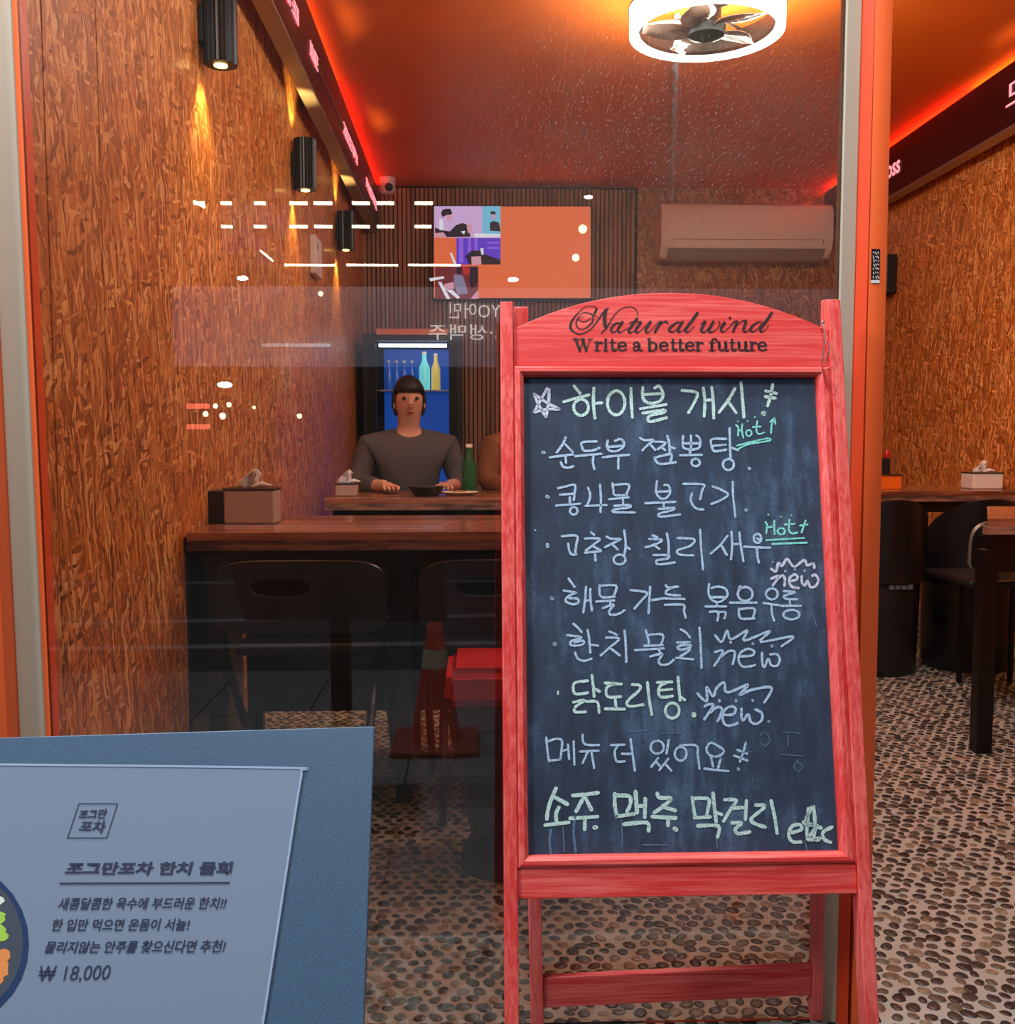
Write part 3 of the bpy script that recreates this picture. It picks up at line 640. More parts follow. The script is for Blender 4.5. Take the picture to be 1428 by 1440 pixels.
new2 = Ff([[(315,735),(375,797),(425,690),(460,772),(610,690),(580,785),(820,695),(730,795),(1030,745),(925,835)],[(310,890),(385,875),(350,950),(305,1015)],[(370,930),(440,880),(492,885),(490,940),(475,1000)],
  [(540,930),(655,920),(670,880),(610,860),(545,900),(530,970),(575,1025),(680,1010)],[(745,895),(748,990),(768,1028),(802,950),(830,1010),(885,1012),(908,955),(880,910),(820,910)]])
new3 = Hh([[(210,315),(260,375),(330,410),(325,235),(405,357),(450,250),(545,180),(585,305),(850,205),(740,335),(900,270),(1145,245),(1055,430)],[(300,480),(350,455),(410,460),(360,550),(295,645)],[(370,560),(450,495),(515,505),(510,570),(465,665)],
  [(560,590),(665,580),(692,515),(640,480),(560,520),(525,620),(560,712),(640,722),(715,690)],[(765,510),(765,620),(790,655),(850,580),(880,672),(950,702),(1022,650),(1020,565),(940,520)]])
def sharp_first(sts, w):
    m2 = MB(); return m2
chalk('chalk_writing', [(3.3, new2), (4, Ff([[(455,800)],[(660,812)],[(835,833)]]))], CH2, 'middle small scribbled note under a chalk zigzag crown')
chalk('chalk_writing', [(4.0, G([[(440,115),(320,135),(312,215),(350,237),(440,225)],[(480,65),(490,150),(500,260)],[(495,185),(550,212)],[(310,312),(410,293),(330,352),(325,400),(420,400)],[(430,305),(528,310),(545,405)],
  [(600,135),(750,145)],[(700,140),(620,172),(612,240),(645,266),(745,260)],[(692,268),(700,350)],[(600,372),(780,375)],[(850,150),(920,158),(912,205),(808,300),(822,348),(950,335)],[(990,130),(1005,280),(1030,425)],
  [(1080,130),(1215,125)],[(1160,135),(1100,170),(1095,240),(1130,266),(1220,255)],[(1110,202),(1215,192)],[(1270,80),(1280,190),(1290,295)],[(1295,262),(1332,290)],ell(1218,388,64,70)])), (3, G([[(168,215),(168,235)]])), (7, Hh([[(163,580),(163,592)]]))], CH1, 'seventh line of writing in thick pale green chalk')
chalk('chalk_writing', [(3.7, new3), (4, Hh([[(487,405),(487,415)],[(695,405),(695,415)],[(905,405)],[(1110,670)]]))], CH2, 'lowest small scribbled note under a chalk zigzag crown')
chalk('chalk_writing', [(3.2, G([[(60,635),(70,750),(85,855)],[(75,672),(140,650),(195,655),(205,700),(190,838)],[(85,850),(190,838)],[(218,757),(265,742)],[(260,700),(270,835)],[(312,672),(318,885)],[(395,610),(398,670),(430,702),(545,705)],[(370,765),(540,757)],[(440,767),(395,870)],[(475,767),(500,915)],
  [(655,705),(780,702)],[(722,707),(690,760),(698,835),(720,858),(780,855)],[(755,785),(838,787)],[(835,650),(855,800),(875,940)],ell(1080,725,60,60),[(1185,660),(1165,785)],[(1088,825),(1025,905)],[(1070,862),(1110,900)],[(1182,830),(1100,935)],[(1150,872),(1210,942)],ell(1295,785,54,64)])+
  Hh([[(-10,975),(190,975),(213,1100),(235,1270)],[(430,1120),(350,1085),(322,1010),(370,942),(430,960),(540,1035),(505,1095),(430,1120)],[(380,1122),(405,1240)],[(500,1145),(470,1262)],[(295,1268),(600,1300)],[(820,940),(790,1050),(745,1180)],[(715,1030),(835,1080)],[(670,1102),(840,1165)]])), (4.5, Hh([[(725,1272)]]))], CH2, 'eighth line of writing in thin pale blue chalk')
chalk('chalk_writing', [(5.4, I_([[(215,65),(165,180),(140,270),(130,345)],[(210,150),(320,210)],[(240,240),(215,300),(222,385)],[(115,402),(330,377)],[(370,130),(490,120),(600,105)],[(480,130),(440,200),(400,275)],[(490,160),(540,262)],[(345,340),(595,325)],[(480,335),(478,440)],
  [(755,115),(755,220),(775,320)],[(765,130),(870,132),(900,160),(895,220),(868,275)],[(775,322),(930,300)],[(945,95),(960,290)],[(1035,160),(1030,330)],[(965,228),(1035,225)],[(840,395),(1048,380),(1065,455)],[(1145,110),(1165,150),(1270,158),(1200,230),(1120,285)],[(1200,235),(1310,268)],[(1100,325),(1315,337)],[(1245,340),(1245,405)]])),
  (4.9, J([[(95,135),(105,220),(120,300)],[(100,145),(230,148),(230,220),(215,300)],[(115,308),(245,300)],[(270,100),(282,220),(297,340)],[(300,262),(342,280)],[(140,375),(315,378),(308,470)],[(370,155),(465,162),(410,250),(360,335)],[(445,225),(540,220)],[(552,165),(543,320)],[(430,350),(512,350),(460,400),(480,440),(580,425)],
  [(630,200),(708,212),(592,315),(620,355),(710,385)],[(760,165),(790,300),(810,435)],[(935,432),(1015,405),(1000,365),(935,380),(908,450),(940,508),(1010,510)],[(1075,230),(1060,400),(1070,490)],[(1118,215),(1132,380),(1120,480),(1162,492)],[(1030,345),(1100,365),(1180,392)],[(1100,220),(1048,360),(1150,372),(1065,485),(1170,480)],[(1272,385),(1195,432),(1210,490),(1260,512)]])), (6, I_([[(568,425),(582,422)],[(1305,435),(1320,445)]]))], CH1, 'bottom line of writing in thick pale green chalk')
# faint residue: drips and erased letters
chalk('chalk_residue', [(3.6, [[(776,1168),(774,1185),(776,1202)],[(810,1150),(808,1172),(811,1200)]]), (1.8, [[(793,1165),(795,1200)],[(876,1155),(877,1192)],[(906,1190),(940,1190)],[(1010,1180),(1012,1195)],[(1135,1184),(1140,1200)]]),
  (1.3, [[(1072,1036),(1078,1030),(1086,1040),(1080,1050),(1073,1046)],[(1104,1030),(1128,1032)],[(1112,1034),(1112,1050)],[(1100,1062),(1132,1064)],[(885,1030),(912,1028)],[(932,1032),(960,1032)],[(1145,860),(1152,880)],[(1040,1060),(1062,1058)],[(1124,1072),(1132,1078),(1126,1086),(1120,1078),(1126,1070)]])], CH5, 'faint dripped and rubbed-out chalk')

# ================================================================== menu stand in the foreground
va = radians(-4.3); el_ = radians(55)
Mn = Plane(at(527, 1021, .75), (cos(va), -sin(va), 0), (sin(va)*cos(el_), cos(va)*cos(el_), sin(el_)))
if Mn.n.z < 0: Mn.n = -Mn.n
def mpx(x, y): return Mn.px(x, y)
BLUEB = mat('blue_grey_powder_coat', srgb(62, 88, 118), .5)
fn_ = N(BLUEB, 'ShaderNodeTexNoise', i_Scale=1500.0, i_Detail=2.0); L(BLUEB, coords(BLUEB, (1, 1, 1)), fn_.inputs['Vector'])
L(BLUEB, ramp(BLUEB, fn_.outputs[0], [(.3, srgb(40, 62, 84)), (.7, srgb(66, 96, 124))]), P(BLUEB).inputs['Base Color'])
tl = mpx(-330, 1048); bl = mpx(-330, 1700)
b_r = mpx(512, 1440); t_r = mpx(527, 1021); k_ = (mpx(0, 1800)[1]-t_r[1])/(b_r[1]-t_r[1]); br_ = (t_r[0]+(b_r[0]-t_r[0])*k_, t_r[1]+(b_r[1]-t_r[1])*k_)
tl2 = mpx(0, 1037); s_ = (tl2[1]-t_r[1])/(tl2[0]-t_r[0]); tl = (t_r[0]-.56, t_r[1]-.56*s_)
st = thing('menu_stand', 'slanted blue-grey menu stand in the left foreground', 'menu stand', (Mn.w(t_r[0]-.28, t_r[1]-.2).x, Mn.w(0, t_r[1]-.2).y, 0))
poly = [(tl[0], br_[1]), br_, t_r, tl]
m = MB(); m.prism(poly, Mn.w, -.004, 0); m.build('top_plate', BLUEB, st, bevel=.0008)
m = MB(); m.prism([(a-.0006 if a == t_r[0] else a, b) for a, b in poly], Mn.w, -.020, -.0042); m.build('backing_board', mat('maroon_edge', srgb(84, 36, 34), .5), st)
cpt = Mn.w(t_r[0]-.28, t_r[1]-.2, -.03)
m = MB(); m.box(cpt.x-.025, cpt.x+.025, cpt.y-.025, cpt.y+.025, .02, cpt.z-.01, .003); m.build('pole', BLACKM, st)
m = MB(); m.box(cpt.x-.2, cpt.x+.2, cpt.y-.16, cpt.y+.16, .001, .02, .004); m.build('base', BLACKM, st)
# laminated sheet
sq = [(345, 1600), (425, 1081), (-170, 1076), (-270, 1600)]
SHEET = mat('laminated_paper', srgb(118, 131, 150), .2, coat=.2)
corner = [(340, 1632), (370, 1440), (399, 1252), (418, 1128), (424, 1092), (423, 1084), (417, 1081), (200, 1078), (-170, 1074), (-280, 1632)]
sh = tag(None or (lambda: (lambda m: (m.prism([mpx(*p) for p in corner], Mn.w, .0003, .0014), m.build('menu_sheet', SHEET))[1])(MB()))(), 'laminated menu page with dish photo, logo and price lying on the stand', 'menu')
FILM = mat('laminate_rim', srgb(150, 166, 190), .1, coat=.8)
m = MB()
rim = [(370, 1440), (399, 1252), (418, 1128), (424, 1092), (423, 1084), (417, 1081), (200, 1078), (-100, 1075)]
ribbon(m, Mn, [(x, y) for x, y in rim], 3.5, .0018); m.build('laminate_edge', FILM, sh)
def mq(q): return lambda s, t: Mn.w(*mpx(*bil(q, s, t)), .0019)
m = MB()
text_on(m, '조그만', mq([(111, 1152), (149, 1152), (153, 1138), (114, 1140)]), bold=.03)
text_on(m, '포차', mq([(111, 1170), (147, 1172), (152, 1155), (116, 1155)]), bold=.03)
for a, b in (((96, 1179), (112, 1131)), ((112, 1131), (166, 1131)), ((166, 1131), (151, 1179)), ((151, 1179), (96, 1179))): ribbon(m, Mn, [a, b], 1.3, .0019)
m.build('printed_logo', INKB, sh, label='small logo in a slanted box')
m = MB()
text_on(m, '조그만포차 한치 물회', mq([(91, 1231), (325, 1231), (329, 1212), (98, 1213)]), bold=.035)
ribbon(m, Mn, [(86, 1243), (323, 1242)], 2.4, .0019)
text_on(m, '새콤달콤한 육수에 부드러운 한치!!', mq([(81, 1280), (316, 1279), (321, 1262), (86, 1263)]), bold=.018)
text_on(m, '한 입만 먹으면 온몸이 서늘!', mq([(72, 1310), (265, 1309), (269, 1292), (77, 1293)]), bold=.018)
text_on(m, '물리지않는 안주를 찾으신다면 추천!', mq([(62, 1341), (315, 1340), (320, 1322), (68, 1324)]), bold=.018)
text_on(m, '₩ 18,000', mq([(53, 1383), (153, 1381), (159, 1356), (58, 1359)]), bold=.0, shear=.0)
m.build('printed_text', INKB, sh, label='dark printed menu lines and price')
def disc(mb, cx, cy, rx, ry, h, n=28, wob=0, rr=random.Random(9)):
    mb.add([Mn.w(*mpx(cx+rx*(1+rr.uniform(-wob, wob))*cos(2*pi*k/n), cy+ry*(1+rr.uniform(-wob, wob))*sin(2*pi*k/n)), h) for k in range(n)], [tuple(range(n))])
m = MB(); disc(m, -62, 1328, 104, 112, .0017); fd = m.build('dish_photo', mat('dish_navy', srgb(34, 54, 92), .3), sh, label='printed photo of a dish in a dark bowl')
m = MB(); disc(m, -64, 1326, 98, 105, .0018); m.build('bowl', mat('dish_bowl', srgb(58, 66, 78), .4), fd)
for cc, pts in ((srgb(150, 190, 60), [(-6, 1308, 14, 12), (-2, 1290, 12, 10), (-14, 1332, 16, 12), (4, 1316, 9, 8), (-62, 1296, 20, 16), (-98, 1340, 16, 12), (-40, 1340, 14, 12)]), (srgb(214, 128, 60), [(2, 1362, 12, 16), (-12, 1380, 18, 12), (6, 1344, 9, 9), (-20, 1352, 14, 10), (-70, 1330, 18, 16), (-90, 1372, 18, 14), (-52, 1378, 20, 14)]), (srgb(206, 214, 200), [(-4, 1268, 10, 9), (-10, 1345, 10, 8), (-80, 1300, 14, 10), (-60, 1356, 12, 10)])):
    m = MB()
    for q, d in enumerate(pts): disc(m, *d, .0019+q*3e-5, 11, .25)
    m.build('garnish', mat('food_colour', cc, .5), fd)

# ================================================================== ceiling things
c = at(985, 45, 3.98); c.x = .915
fan = thing('fan_light', 'white glowing ring light with a small fan inside, hung under the ceiling', 'ceiling light', (c.x, 3.98, ZC))
zr = 2.615; R0 = .298
m = MB()
def ringband(mb, r0, r1, z0, z1, cx=c.x, cy=3.98, seg=64):
    vs = []; fs = []
    for k in range(seg):
        a = 2*pi*k/seg
        for r, z in ((r0, z0), (r1, z0), (r1, z1), (r0, z1)): vs.append((cx+r*cos(a), cy+r*sin(a), z))
    for k in range(seg):
        k2 = (k+1) % seg
        for j in range(4): fs.append((k*4+j, k*4+(j+1) % 4, k2*4+(j+1) % 4, k2*4+j))
    mb.add(vs, fs)
ringband(m, .268, R0, zr-.045, zr+.045); m.build('ring_diffuser', LAMP, fan, smooth=True)
m = MB(); ringband(m, .258, .2675, zr-.032, zr+.05); m.build('inner_rim', BLACKM, fan)
m = MB(); ringband(m, R0-.02, R0+.006, zr+.0455, zr+.056); m.build('outer_rim', BLACKM, fan)
m = MB(); m.lathe([(.0, ZC), (.12, ZC), (.12, ZC-.03), (.06, ZC-.05), (.055, zr+.0), (.075, zr-.02), (.07, zr-.055), (.03, zr-.07), (0, zr-.07)][::-1], (c.x, 3.98, 0), 28); m.build('motor_housing', BLACKM, fan, smooth=True)
SMOKE = mat('smoky_fan_blade', srgb(168, 140, 122), .25, coat=.5)
for k in range(5):
    a0 = 2*pi*k/5+.35; m = MB(); n = 8; vs = []; fs = []
    for j in range(n+1):
        t = j/n; r = .06+.188*t; wd_ = .035+.055*sin(pi*min(t*1.1, 1))*1.0
        for sgn in (-1, 1):
            a = a0+sgn*wd_/r*.8+t*.25; vs.append((c.x+r*cos(a), 3.98+r*sin(a), zr-.025+sgn*.014*(1-.4*t)))
    for j in range(n): fs.append((2*j, 2*j+1, 2*j+3, 2*j+2))
    m.add(vs, fs); b = m.build('blade', SMOKE, fan, smooth=True); md = b.modifiers.new('solid', 'SOLIDIFY'); md.thickness = .003
for k in range(4):
    a = pi/4+k*pi/2; m = MB(); m.tube([(c.x+.05*cos(a), 3.98+.05*sin(a), zr+.04), (c.x+.25*cos(a), 3.98+.25*sin(a), zr+.045)], .006, 6); m.build('bracket', BLACKM, fan)
f2 = dup(fan, (0, -1.62, 0), 'added unseen white ring light with fan nearest the shop front, above the picture')  # second ring added out of view to brighten the front of the room
for yy in (3.98, 3.98-1.62):
    l = bpy.data.lights.new('ceiling_fill_light', 'AREA'); l.shape = 'DISK'; l.size = .5; l.energy = 26; l.color = (1, .86, .62)  # upward fill added inside each ring to brighten the ceiling
    o = bpy.data.objects.new('ceiling_fill_light', l); COL.objects.link(o); o.location = (c.x, yy, zr-.02); o.rotation_euler = (pi, 0, 0)
# white wrapped cable along the ceiling from the fan to the air conditioner
p0, p1 = at(951, 92, 4.78), at(946, 268, 7.13)
m = MB(); pts = []
for k in range(33):
    t = k/32; pts.append((p0.x*(1-t)+p1.x*t+.006*sin(k*2.1), 4.3*(1-t)+7.13*t if 0 else (4.2+(7.12-4.2)*t), ZC-.014))
x_a, x_b = at(951, 92, 4.74).x, at(946, 268, 7.12).x
pts = [(x_a+(x_b-x_a)*((yy-4.74)/(7.12-4.74))+.005*sin(i*2.1), yy, ZC-.015) for i, yy in enumerate([4.25+(7.12-4.25)*k/40 for k in range(41)])]
m.tube(pts, [.013+.002*sin(i*1.7) for i in range(41)], 8); m.tube([pts[-1], (x_b, 7.125, ZC-.06), (x_b, 7.12, 2.66)], .012, 8)
tag(m.build('wrapped_cable', mat('white_wrap', srgb(205, 205, 212), .5), smooth=True), 'white wrapped cable running over the ceiling from fan light to air conditioner', 'cable')
# air conditioner
a0, a1 = at(931, 282, 6.88), at(1172, 362, 6.88)
ac = thing('air_conditioner', 'long ivory wall air conditioner hung high on the back wall', 'air conditioner', ((a0.x+a1.x)/2, YB, a1.z))
prof = [(YB-.002, a1.z+.03), (YB-.002, a0.z), (YB-.2, a0.z), (6.90, a0.z-.02), (6.875, a0.z-.07), (6.875, a0.z-.27), (6.90, a1.z+.05), (6.96, a1.z+.0), (7.08, a1.z)]
m = MB(); n = len(prof)
m.add([(a0.x+.0, y, z) for y, z in prof]+[(a1.x, y, z) for y, z in prof], [tuple(range(n)), tuple(range(2*n-1, n-1, -1))]+[(i, (i+1) % n, (i+1) % n+n, i+n) for i in range(n)])
m.build('casing', BEIGEP, ac, bevel=.008, smooth=True)
m = MB(); m.box(a0.x+.07, a1.x-.07, 6.871, 6.874, a1.z+.115, a1.z+.118); m.box(a0.x+.07, a0.x+.073, 6.871, 6.874, a1.z+.09, a1.z+.117); m.box(a1.x-.073, a1.x-.07, 6.871, 6.874, a1.z+.09, a1.z+.117)
m.build('panel_gap', mat('gap_brown', srgb(120, 90, 76), .6), ac)
m = MB(); m.add([(a0.x+.05, 6.893, a1.z+.055), (a1.x-.05, 6.893, a1.z+.055), (a1.x-.05, 6.955, a1.z+.0), (a0.x+.05, 6.955, a1.z+.0)], [(0, 1, 2, 3)])
m.box(a0.x+.05, a1.x-.05, 6.884, 6.896, a1.z+.052, a1.z+.060); m.build('louvre', mat('louvre_grey', srgb(170, 150, 134), .5), ac)
# CCTV camera
cc = at(545, 262, 6.95)
cv = thing('security_camera', 'small white dome security camera in the left ceiling corner', 'camera', (cc.x, 6.95, ZC))
m = MB(); m.lathe([(.0, cc.z-.05), (.04, cc.z-.05), (.055, cc.z-.03), (.055, ZC-.001), (0, ZC-.001)], (cc.x, 6.95, 0), 20); m.build('housing', WHITEP, cv, smooth=True)
m = MB(); m.ball((cc.x+.012, 6.91, cc.z-.015), .03, 12); m.build('lens', BLACK, cv, smooth=True)

# ================================================================== LED sign boxes along both walls
def sign_box(side):
    xf = -.655 if side < 0 else 2.50; xb = xf-.07 if side < 0 else xf+.07
    t = thing('led_sign_housing', ('dark maroon LED ticker box along the top of the left wall' if side < 0 else 'dark maroon LED ticker box along the top of the right wall'), 'sign', ((xf+xb)/2, 4.4, 2.43))
    m = MB(); m.box(min(xf, xb), max(xf, xb), DG+.06, YB-.02, 2.445, ZC-.028, .004); m.build('casing', BEAM, t)
    m = MB(); m.box(min(xf, xb)+.004, max(xf, xb)-.002, DG+.06, YB-.02, 2.43, 2.445); m.build('under_channel', ALU, t, label='pale metal channel under the box')
    m = MB()
    for yy in (2.2, 3.6, 5.0, 6.4): m.box(*(sorted((xb, xf-.11 if side < 0 else xf+.15))), yy, yy+.03, 2.6, 2.63)
    m.build('bracket', BLACKM, t, kind='stuff')
    return t, xf
tL, xfL = sign_box(-1); tR, xfR = sign_box(1)
def on_face(x, px, py):
    r = ray(px, py); t = (x-CAM.x)/r.x; return CAM+r*t
def led_letters(parent, xf, sgn, y0, y1, z0, z1, n, seed):
    rr = random.Random(seed); m = MB(); stp = (y1-y0)/n; r = .0036; x = xf-sgn*.003
    for i in range(n):
        w_ = stp*.76; ya = y0+i*stp; nx, nz = 5, 6
        segs = rr.sample([[(0, 1), (1, 1)], [(0, 0), (1, 0)], [(0, 0), (0, 1)], [(1, 0), (1, 1)], [(0, .5), (1, .5)], [(.5, 0), (.5, 1)], [(0, 0), (1, 1)]], 4)
        for (s0, t0), (s1, t1) in segs:
            for k in range(6):
                s = s0+(s1-s0)*k/5; t = t0+(t1-t0)*k/5; yy = ya+s*w_; zz = z0+t*(z1-z0)
                m.box(x-.0015, x+.0015, yy-r*1.3, yy+r*1.3, zz-r, zz+r)
    return m.build('led_lettering', PINK, parent, kind='stuff', label='glowing pink LED characters')
for k, (pa, pb, n) in enumerate((((400, 4), (420, 42), 4), ((436, 60), (447, 88), 3), ((483, 186), (503, 246), 7), ((515, 248), (530, 312), 8))):
    A0, B0 = on_face(xfL, *pa), on_face(xfL, *pb)
    led_letters(tL, xfL, -1, A0.y, B0.y, 2.55, 2.60, n, 20+k)
m = MB(); q0, q1 = on_face(xfL, 447, 88), on_face(xfL, 482, 182); m.box(xfL, xfL+.004, q0.y, q1.y, 2.565, 2.572); m.build('light_line', mat('dull_pink_line', srgb(150, 96, 100), .4), tL, label='thin pale line between the letters')
REDS = mat('red_strip', (1, 1, 1, 1), .5, emit=(1, .03, .01, 1), es=30); ORS = mat('orange_strip', (1, 1, 1, 1), .5, emit=(1, .20, .02, 1), es=15)  # glow for hidden strips added to colour the ceiling orange and red
for tt, xf_, sg in ((tL, xfL, 1), (tR, xfR, -1)):
    for ya, yb, mm in ((DG+.1, 5.1, ORS), (5.1, YB-.03, REDS)):
        m = MB(); m.box(*sorted((xf_-sg*.05, xf_-sg*.035)), ya, yb, ZC-.0275, ZC-.018); m.build('added_glow_strip', mm, tt, label='glowing '+('orange' if mm is ORS else 'red')+' strip added unseen on top of the box')
q0 = on_face(xfR, 1248, 262); q1 = on_face(xfR, 1266, 262)
m = MB()
text_on(m, 'oss', lambda s, t: Vector((xfR-.004, q0.y+(q1.y-q0.y)*s, 2.545+.075*t)), bold=.02)
q0 = on_face(xfR, 1416, 150); q2 = on_face(xfR, 1452, 150)
text_on(m, '모', lambda s, t: Vector((xfR-.004, q0.y+(q2.y-q0.y)*s, 2.535+.10*t)), bold=.0)
m.build('led_lettering', PINK, tR, label='glowing pink LED characters')

# ================================================================== wall lamps
def spot(loc, direction, power, parent, size=1.25, col=(1, .62, .2)):
    l = bpy.data.lights.new('spot', 'SPOT'); l.energy = power; l.color = col; l.spot_size = size; l.spot_blend = .8; l.shadow_soft_size = .02
    o = bpy.data.objects.new('spot', l); COL.objects.link(o); o.location = loc; o.rotation_euler = Vector(direction).to_track_quat('-Z', 'Y').to_euler()
    o.parent = parent; o.matrix_parent_inverse = Matrix.Translation(-Vector(parent['_o']))
def sconce(wallx, sgn, y, label, zc=2.155):
    x = wallx-sgn*.055
    t = thing('wall_lamp', label, 'wall lamp', (wallx, y, zc), 'black up-and-down wall lamps')
    m = MB(); poly = []
    for k in range(44):
        a = 2*pi*k/44; r = .048 if k % 2 else .043; poly.append((x+r*cos(a), y+r*sin(a)))
    m.prism(poly, lambda a, b, h: Vector((a, b, h)), zc-.105, zc+.105); m.build('fluted_body', BLACKM, t)
    for s in (-1, 1):
        m = MB(); m.lathe([(0, 0), (.019, 0), (.019, .003), (0, .003)], (x, y, zc+s*.1062-(.002)), 20); m.build('bulb_lens', WARM, t)
        spot((x-sgn*.0, y, zc+s*.118), (sgn*.16, 0, s), 13, t, 1.5)
    m = MB(); m.box(*sorted((wallx-sgn*.001, wallx-sgn*.014)), y-.03, y+.03, zc-.05, zc+.05, .002); m.build('wall_plate', BLACKM, t)
for y, lb in ((2.93, 'nearest black fluted up-and-down lamp on the left strand-board wall'), (4.36, 'middle black fluted up-and-down lamp on the left strand-board wall'), (5.72, 'farthest black fluted up-and-down lamp on the left wall, by the ticker end')):
    sconce(XL, -1, y, lb)
for y, lb in ((2.93, 'black fluted lamp on right wall, nearest the shop front'), (4.36, 'black fluted lamp on right wall, above the tissue box')):
    sconce(XR, 1, y, lb)

# ================================================================== back wall: TV, fridge
t0, t1 = at(607, 288, 7.05), at(833, 421.5, 7.05)
tv = thing('television', 'wide television on the back wall showing orange with four small performers', 'television', ((t0.x+t1.x)/2, 7.1, t1.z))
m = MB(); m.box(t0.x, t1.x, 7.055, 7.10, t1.z, t0.z, .004); m.build('frame', BLACK, tv)
m = MB(); m.box(-.02+(t0.x+t1.x)/2-.15, (t0.x+t1.x)/2+.15, 7.10, 7.136, t1.z+.15, t1.z+.45); m.build('wall_mount', BLACKM, tv)
TVP = Plane((0, 7.053, 1.5), (1, 0, 0), (0, 0, 1))
def screen(col, e): return mat('screen_glow', (.01, .01, .01, 1), .5, emit=col, es=e)
def tvpoly(mb, pts, h): mb.add([TVP.w(*TVP.px(*p), h) for p in pts], [tuple(range(len(pts)))])
def rect(x0, y0, x1, y1): return [(x0, y1), (x1, y1), (x1, y0), (x0, y0)]
m = MB(); tvpoly(m, rect(610.5, 290.5, 831, 419), .0); scr = m.build('screen', screen(srgb(226, 104, 62), 1.08), tv)
def TZ(x, y): return (600+x/5.49, 280+y/5.49)
def tvshape(col, polys, h, name, parent, e=.95):
    m = MB()
    for p in polys: tvpoly(m, [TZ(*q) for q in p], h)
    return m.build(name, screen(col, e), parent)
p1_ = tvshape(srgb(216, 176, 222), [rect(60, 55, 430, 298)], .0006, 'picture_tile', scr)
tvshape(srgb(120, 196, 226), [rect(430, 55, 572, 298)], .0008, 'picture_tile', scr)
tvshape(srgb(98, 58, 206), [rect(232, 300, 572, 505)], .0006, 'picture_tile', scr)
tvshape(srgb(150, 96, 226), [rect(250, 300, 285, 490), rect(320, 300, 345, 440), rect(370, 300, 395, 420), rect(470, 330, 560, 345), rect(470, 370, 560, 385)], .0009, 'curtain_folds', scr)
tvshape(srgb(120, 40, 48), [rect(66, 520, 400, 770)], .0006, 'picture_tile', scr)
tvshape(srgb(34, 22, 40), [[TZ and (150, 75), (185, 75), (200, 110), (190, 125), (160, 120), (125, 140), (112, 110), (125, 82)], [(65, 220), (120, 240), (180, 250), (230, 200), (280, 185), (320, 200), (340, 290), (70, 295)], [(495, 95), (530, 95), (535, 118), (495, 118)], [(490, 180), (520, 170), (560, 180), (572, 250), (490, 245)], [(330, 505), (300, 440), (350, 395), (420, 400), (460, 430), (572, 470), (572, 505)], [(340, 525), (400, 525), (400, 640), (350, 700), (330, 640)], [(235, 525), (275, 525), (270, 580), (230, 570)]], .0014, 'performer_shapes', scr)
tvshape(srgb(222, 158, 176), [[(150, 125), (195, 118), (192, 165), (160, 160)], [(60, 265), (130, 255), (160, 298), (62, 298)], [(310, 200), (350, 195), (355, 250), (320, 265)], [(500, 120), (532, 120), (525, 160), (505, 160)], [(345, 445), (420, 440), (425, 505), (350, 510)], [(340, 770), (400, 700), (402, 770)], [(140, 655), (210, 640), (215, 690), (130, 700)]], .0016, 'performer_skin', scr)
tvshape(srgb(236, 232, 244), [[(100, 150), (125, 160), (135, 240), (100, 240)], [(265, 250), (300, 245), (290, 275)], [(370, 265), (572, 270), (572, 297), (370, 297)], [(415, 380), (440, 378), (442, 430), (425, 430)], [(180, 415), (195, 415), (240, 520), (220, 525)], [(20, 612), (130, 595), (140, 612), (30, 635)], [(90, 640), (115, 640), (185, 770), (155, 770)], [(150, 700), (200, 700), (260, 760), (240, 770)]], .0018, 'performer_highlights', scr)
tvshape(srgb(140, 130, 160), [[(210, 580), (280, 590), (310, 680), (320, 730), (240, 740), (215, 660)]], .0017, 'performer_jacket', scr)
tvshape(srgb(196, 40, 46), [[(275, 530), (330, 525), (335, 570), (290, 590)]], .0019, 'performer_trim', scr)
# beverage fridge
f0, f1 = at(510, 468, 6.5), at(650, 468, 6.5)
fr = thing('drinks_fridge', 'black display fridge glowing blue inside against the back wall', 'fridge', ((f0.x+f1.x)/2, 6.8, 0))
zt = f0.z; xl_, xr_ = f0.x, f1.x
m = MB(); m.box(xl_, xl_+.03, 6.5, 7.1, .02, zt); m.box(xr_-.03, xr_, 6.5, 7.1, .02, zt); m.box(xl_+.03, xr_-.03, 7.06, 7.1, .02, zt); m.box(xl_+.03, xr_-.03, 6.5, 7.06, .02, .2); m.box(xl_+.03, xr_-.03, 6.5, 7.06, zt-.05, zt)
m.build('cabinet', BLACK, fr)
m = MB(); m.box(xl_+.09, xr_-.09, 6.48, 6.5, zt-.012, zt+.025); m.build('header_strip', mat('fridge_header', srgb(196, 104, 66), .4, emit=srgb(196, 100, 60), es=.25), fr, label='warm orange strip over the fridge')
m = MB(); m.box(xl_+.10, xr_-.10, 6.54, 6.56, zt-.085, zt-.065); m.build('tube_lamp', mat('cold_tube', (1, 1, 1, 1), .5, emit=(.75, .92, 1, 1), es=5), fr)
m = MB(); m.box(xl_+.09, xr_-.09, 7.03, 7.05, .2, zt-.06); m.build('back_panel', mat('blue_lit_panel', srgb(30, 70, 160), .3, emit=srgb(24, 90, 200), es=.5), fr, label='panel glowing blue')
for s_ in (-1, 1):
    m = MB(); xx = xl_+.03 if s_ < 0 else xr_-.03; m.box(*sorted((xx, xx-s_*.055)), 6.492, 6.52, .1, zt-.03); m.build('door_frame', BLACKM, fr)
for z in (.6, .95, 1.3):
    m = MB(); m.box(xl_+.05, xr_-.05, 6.56, 7.03, z, z+.01); m.build('shelf', CHROME, fr)
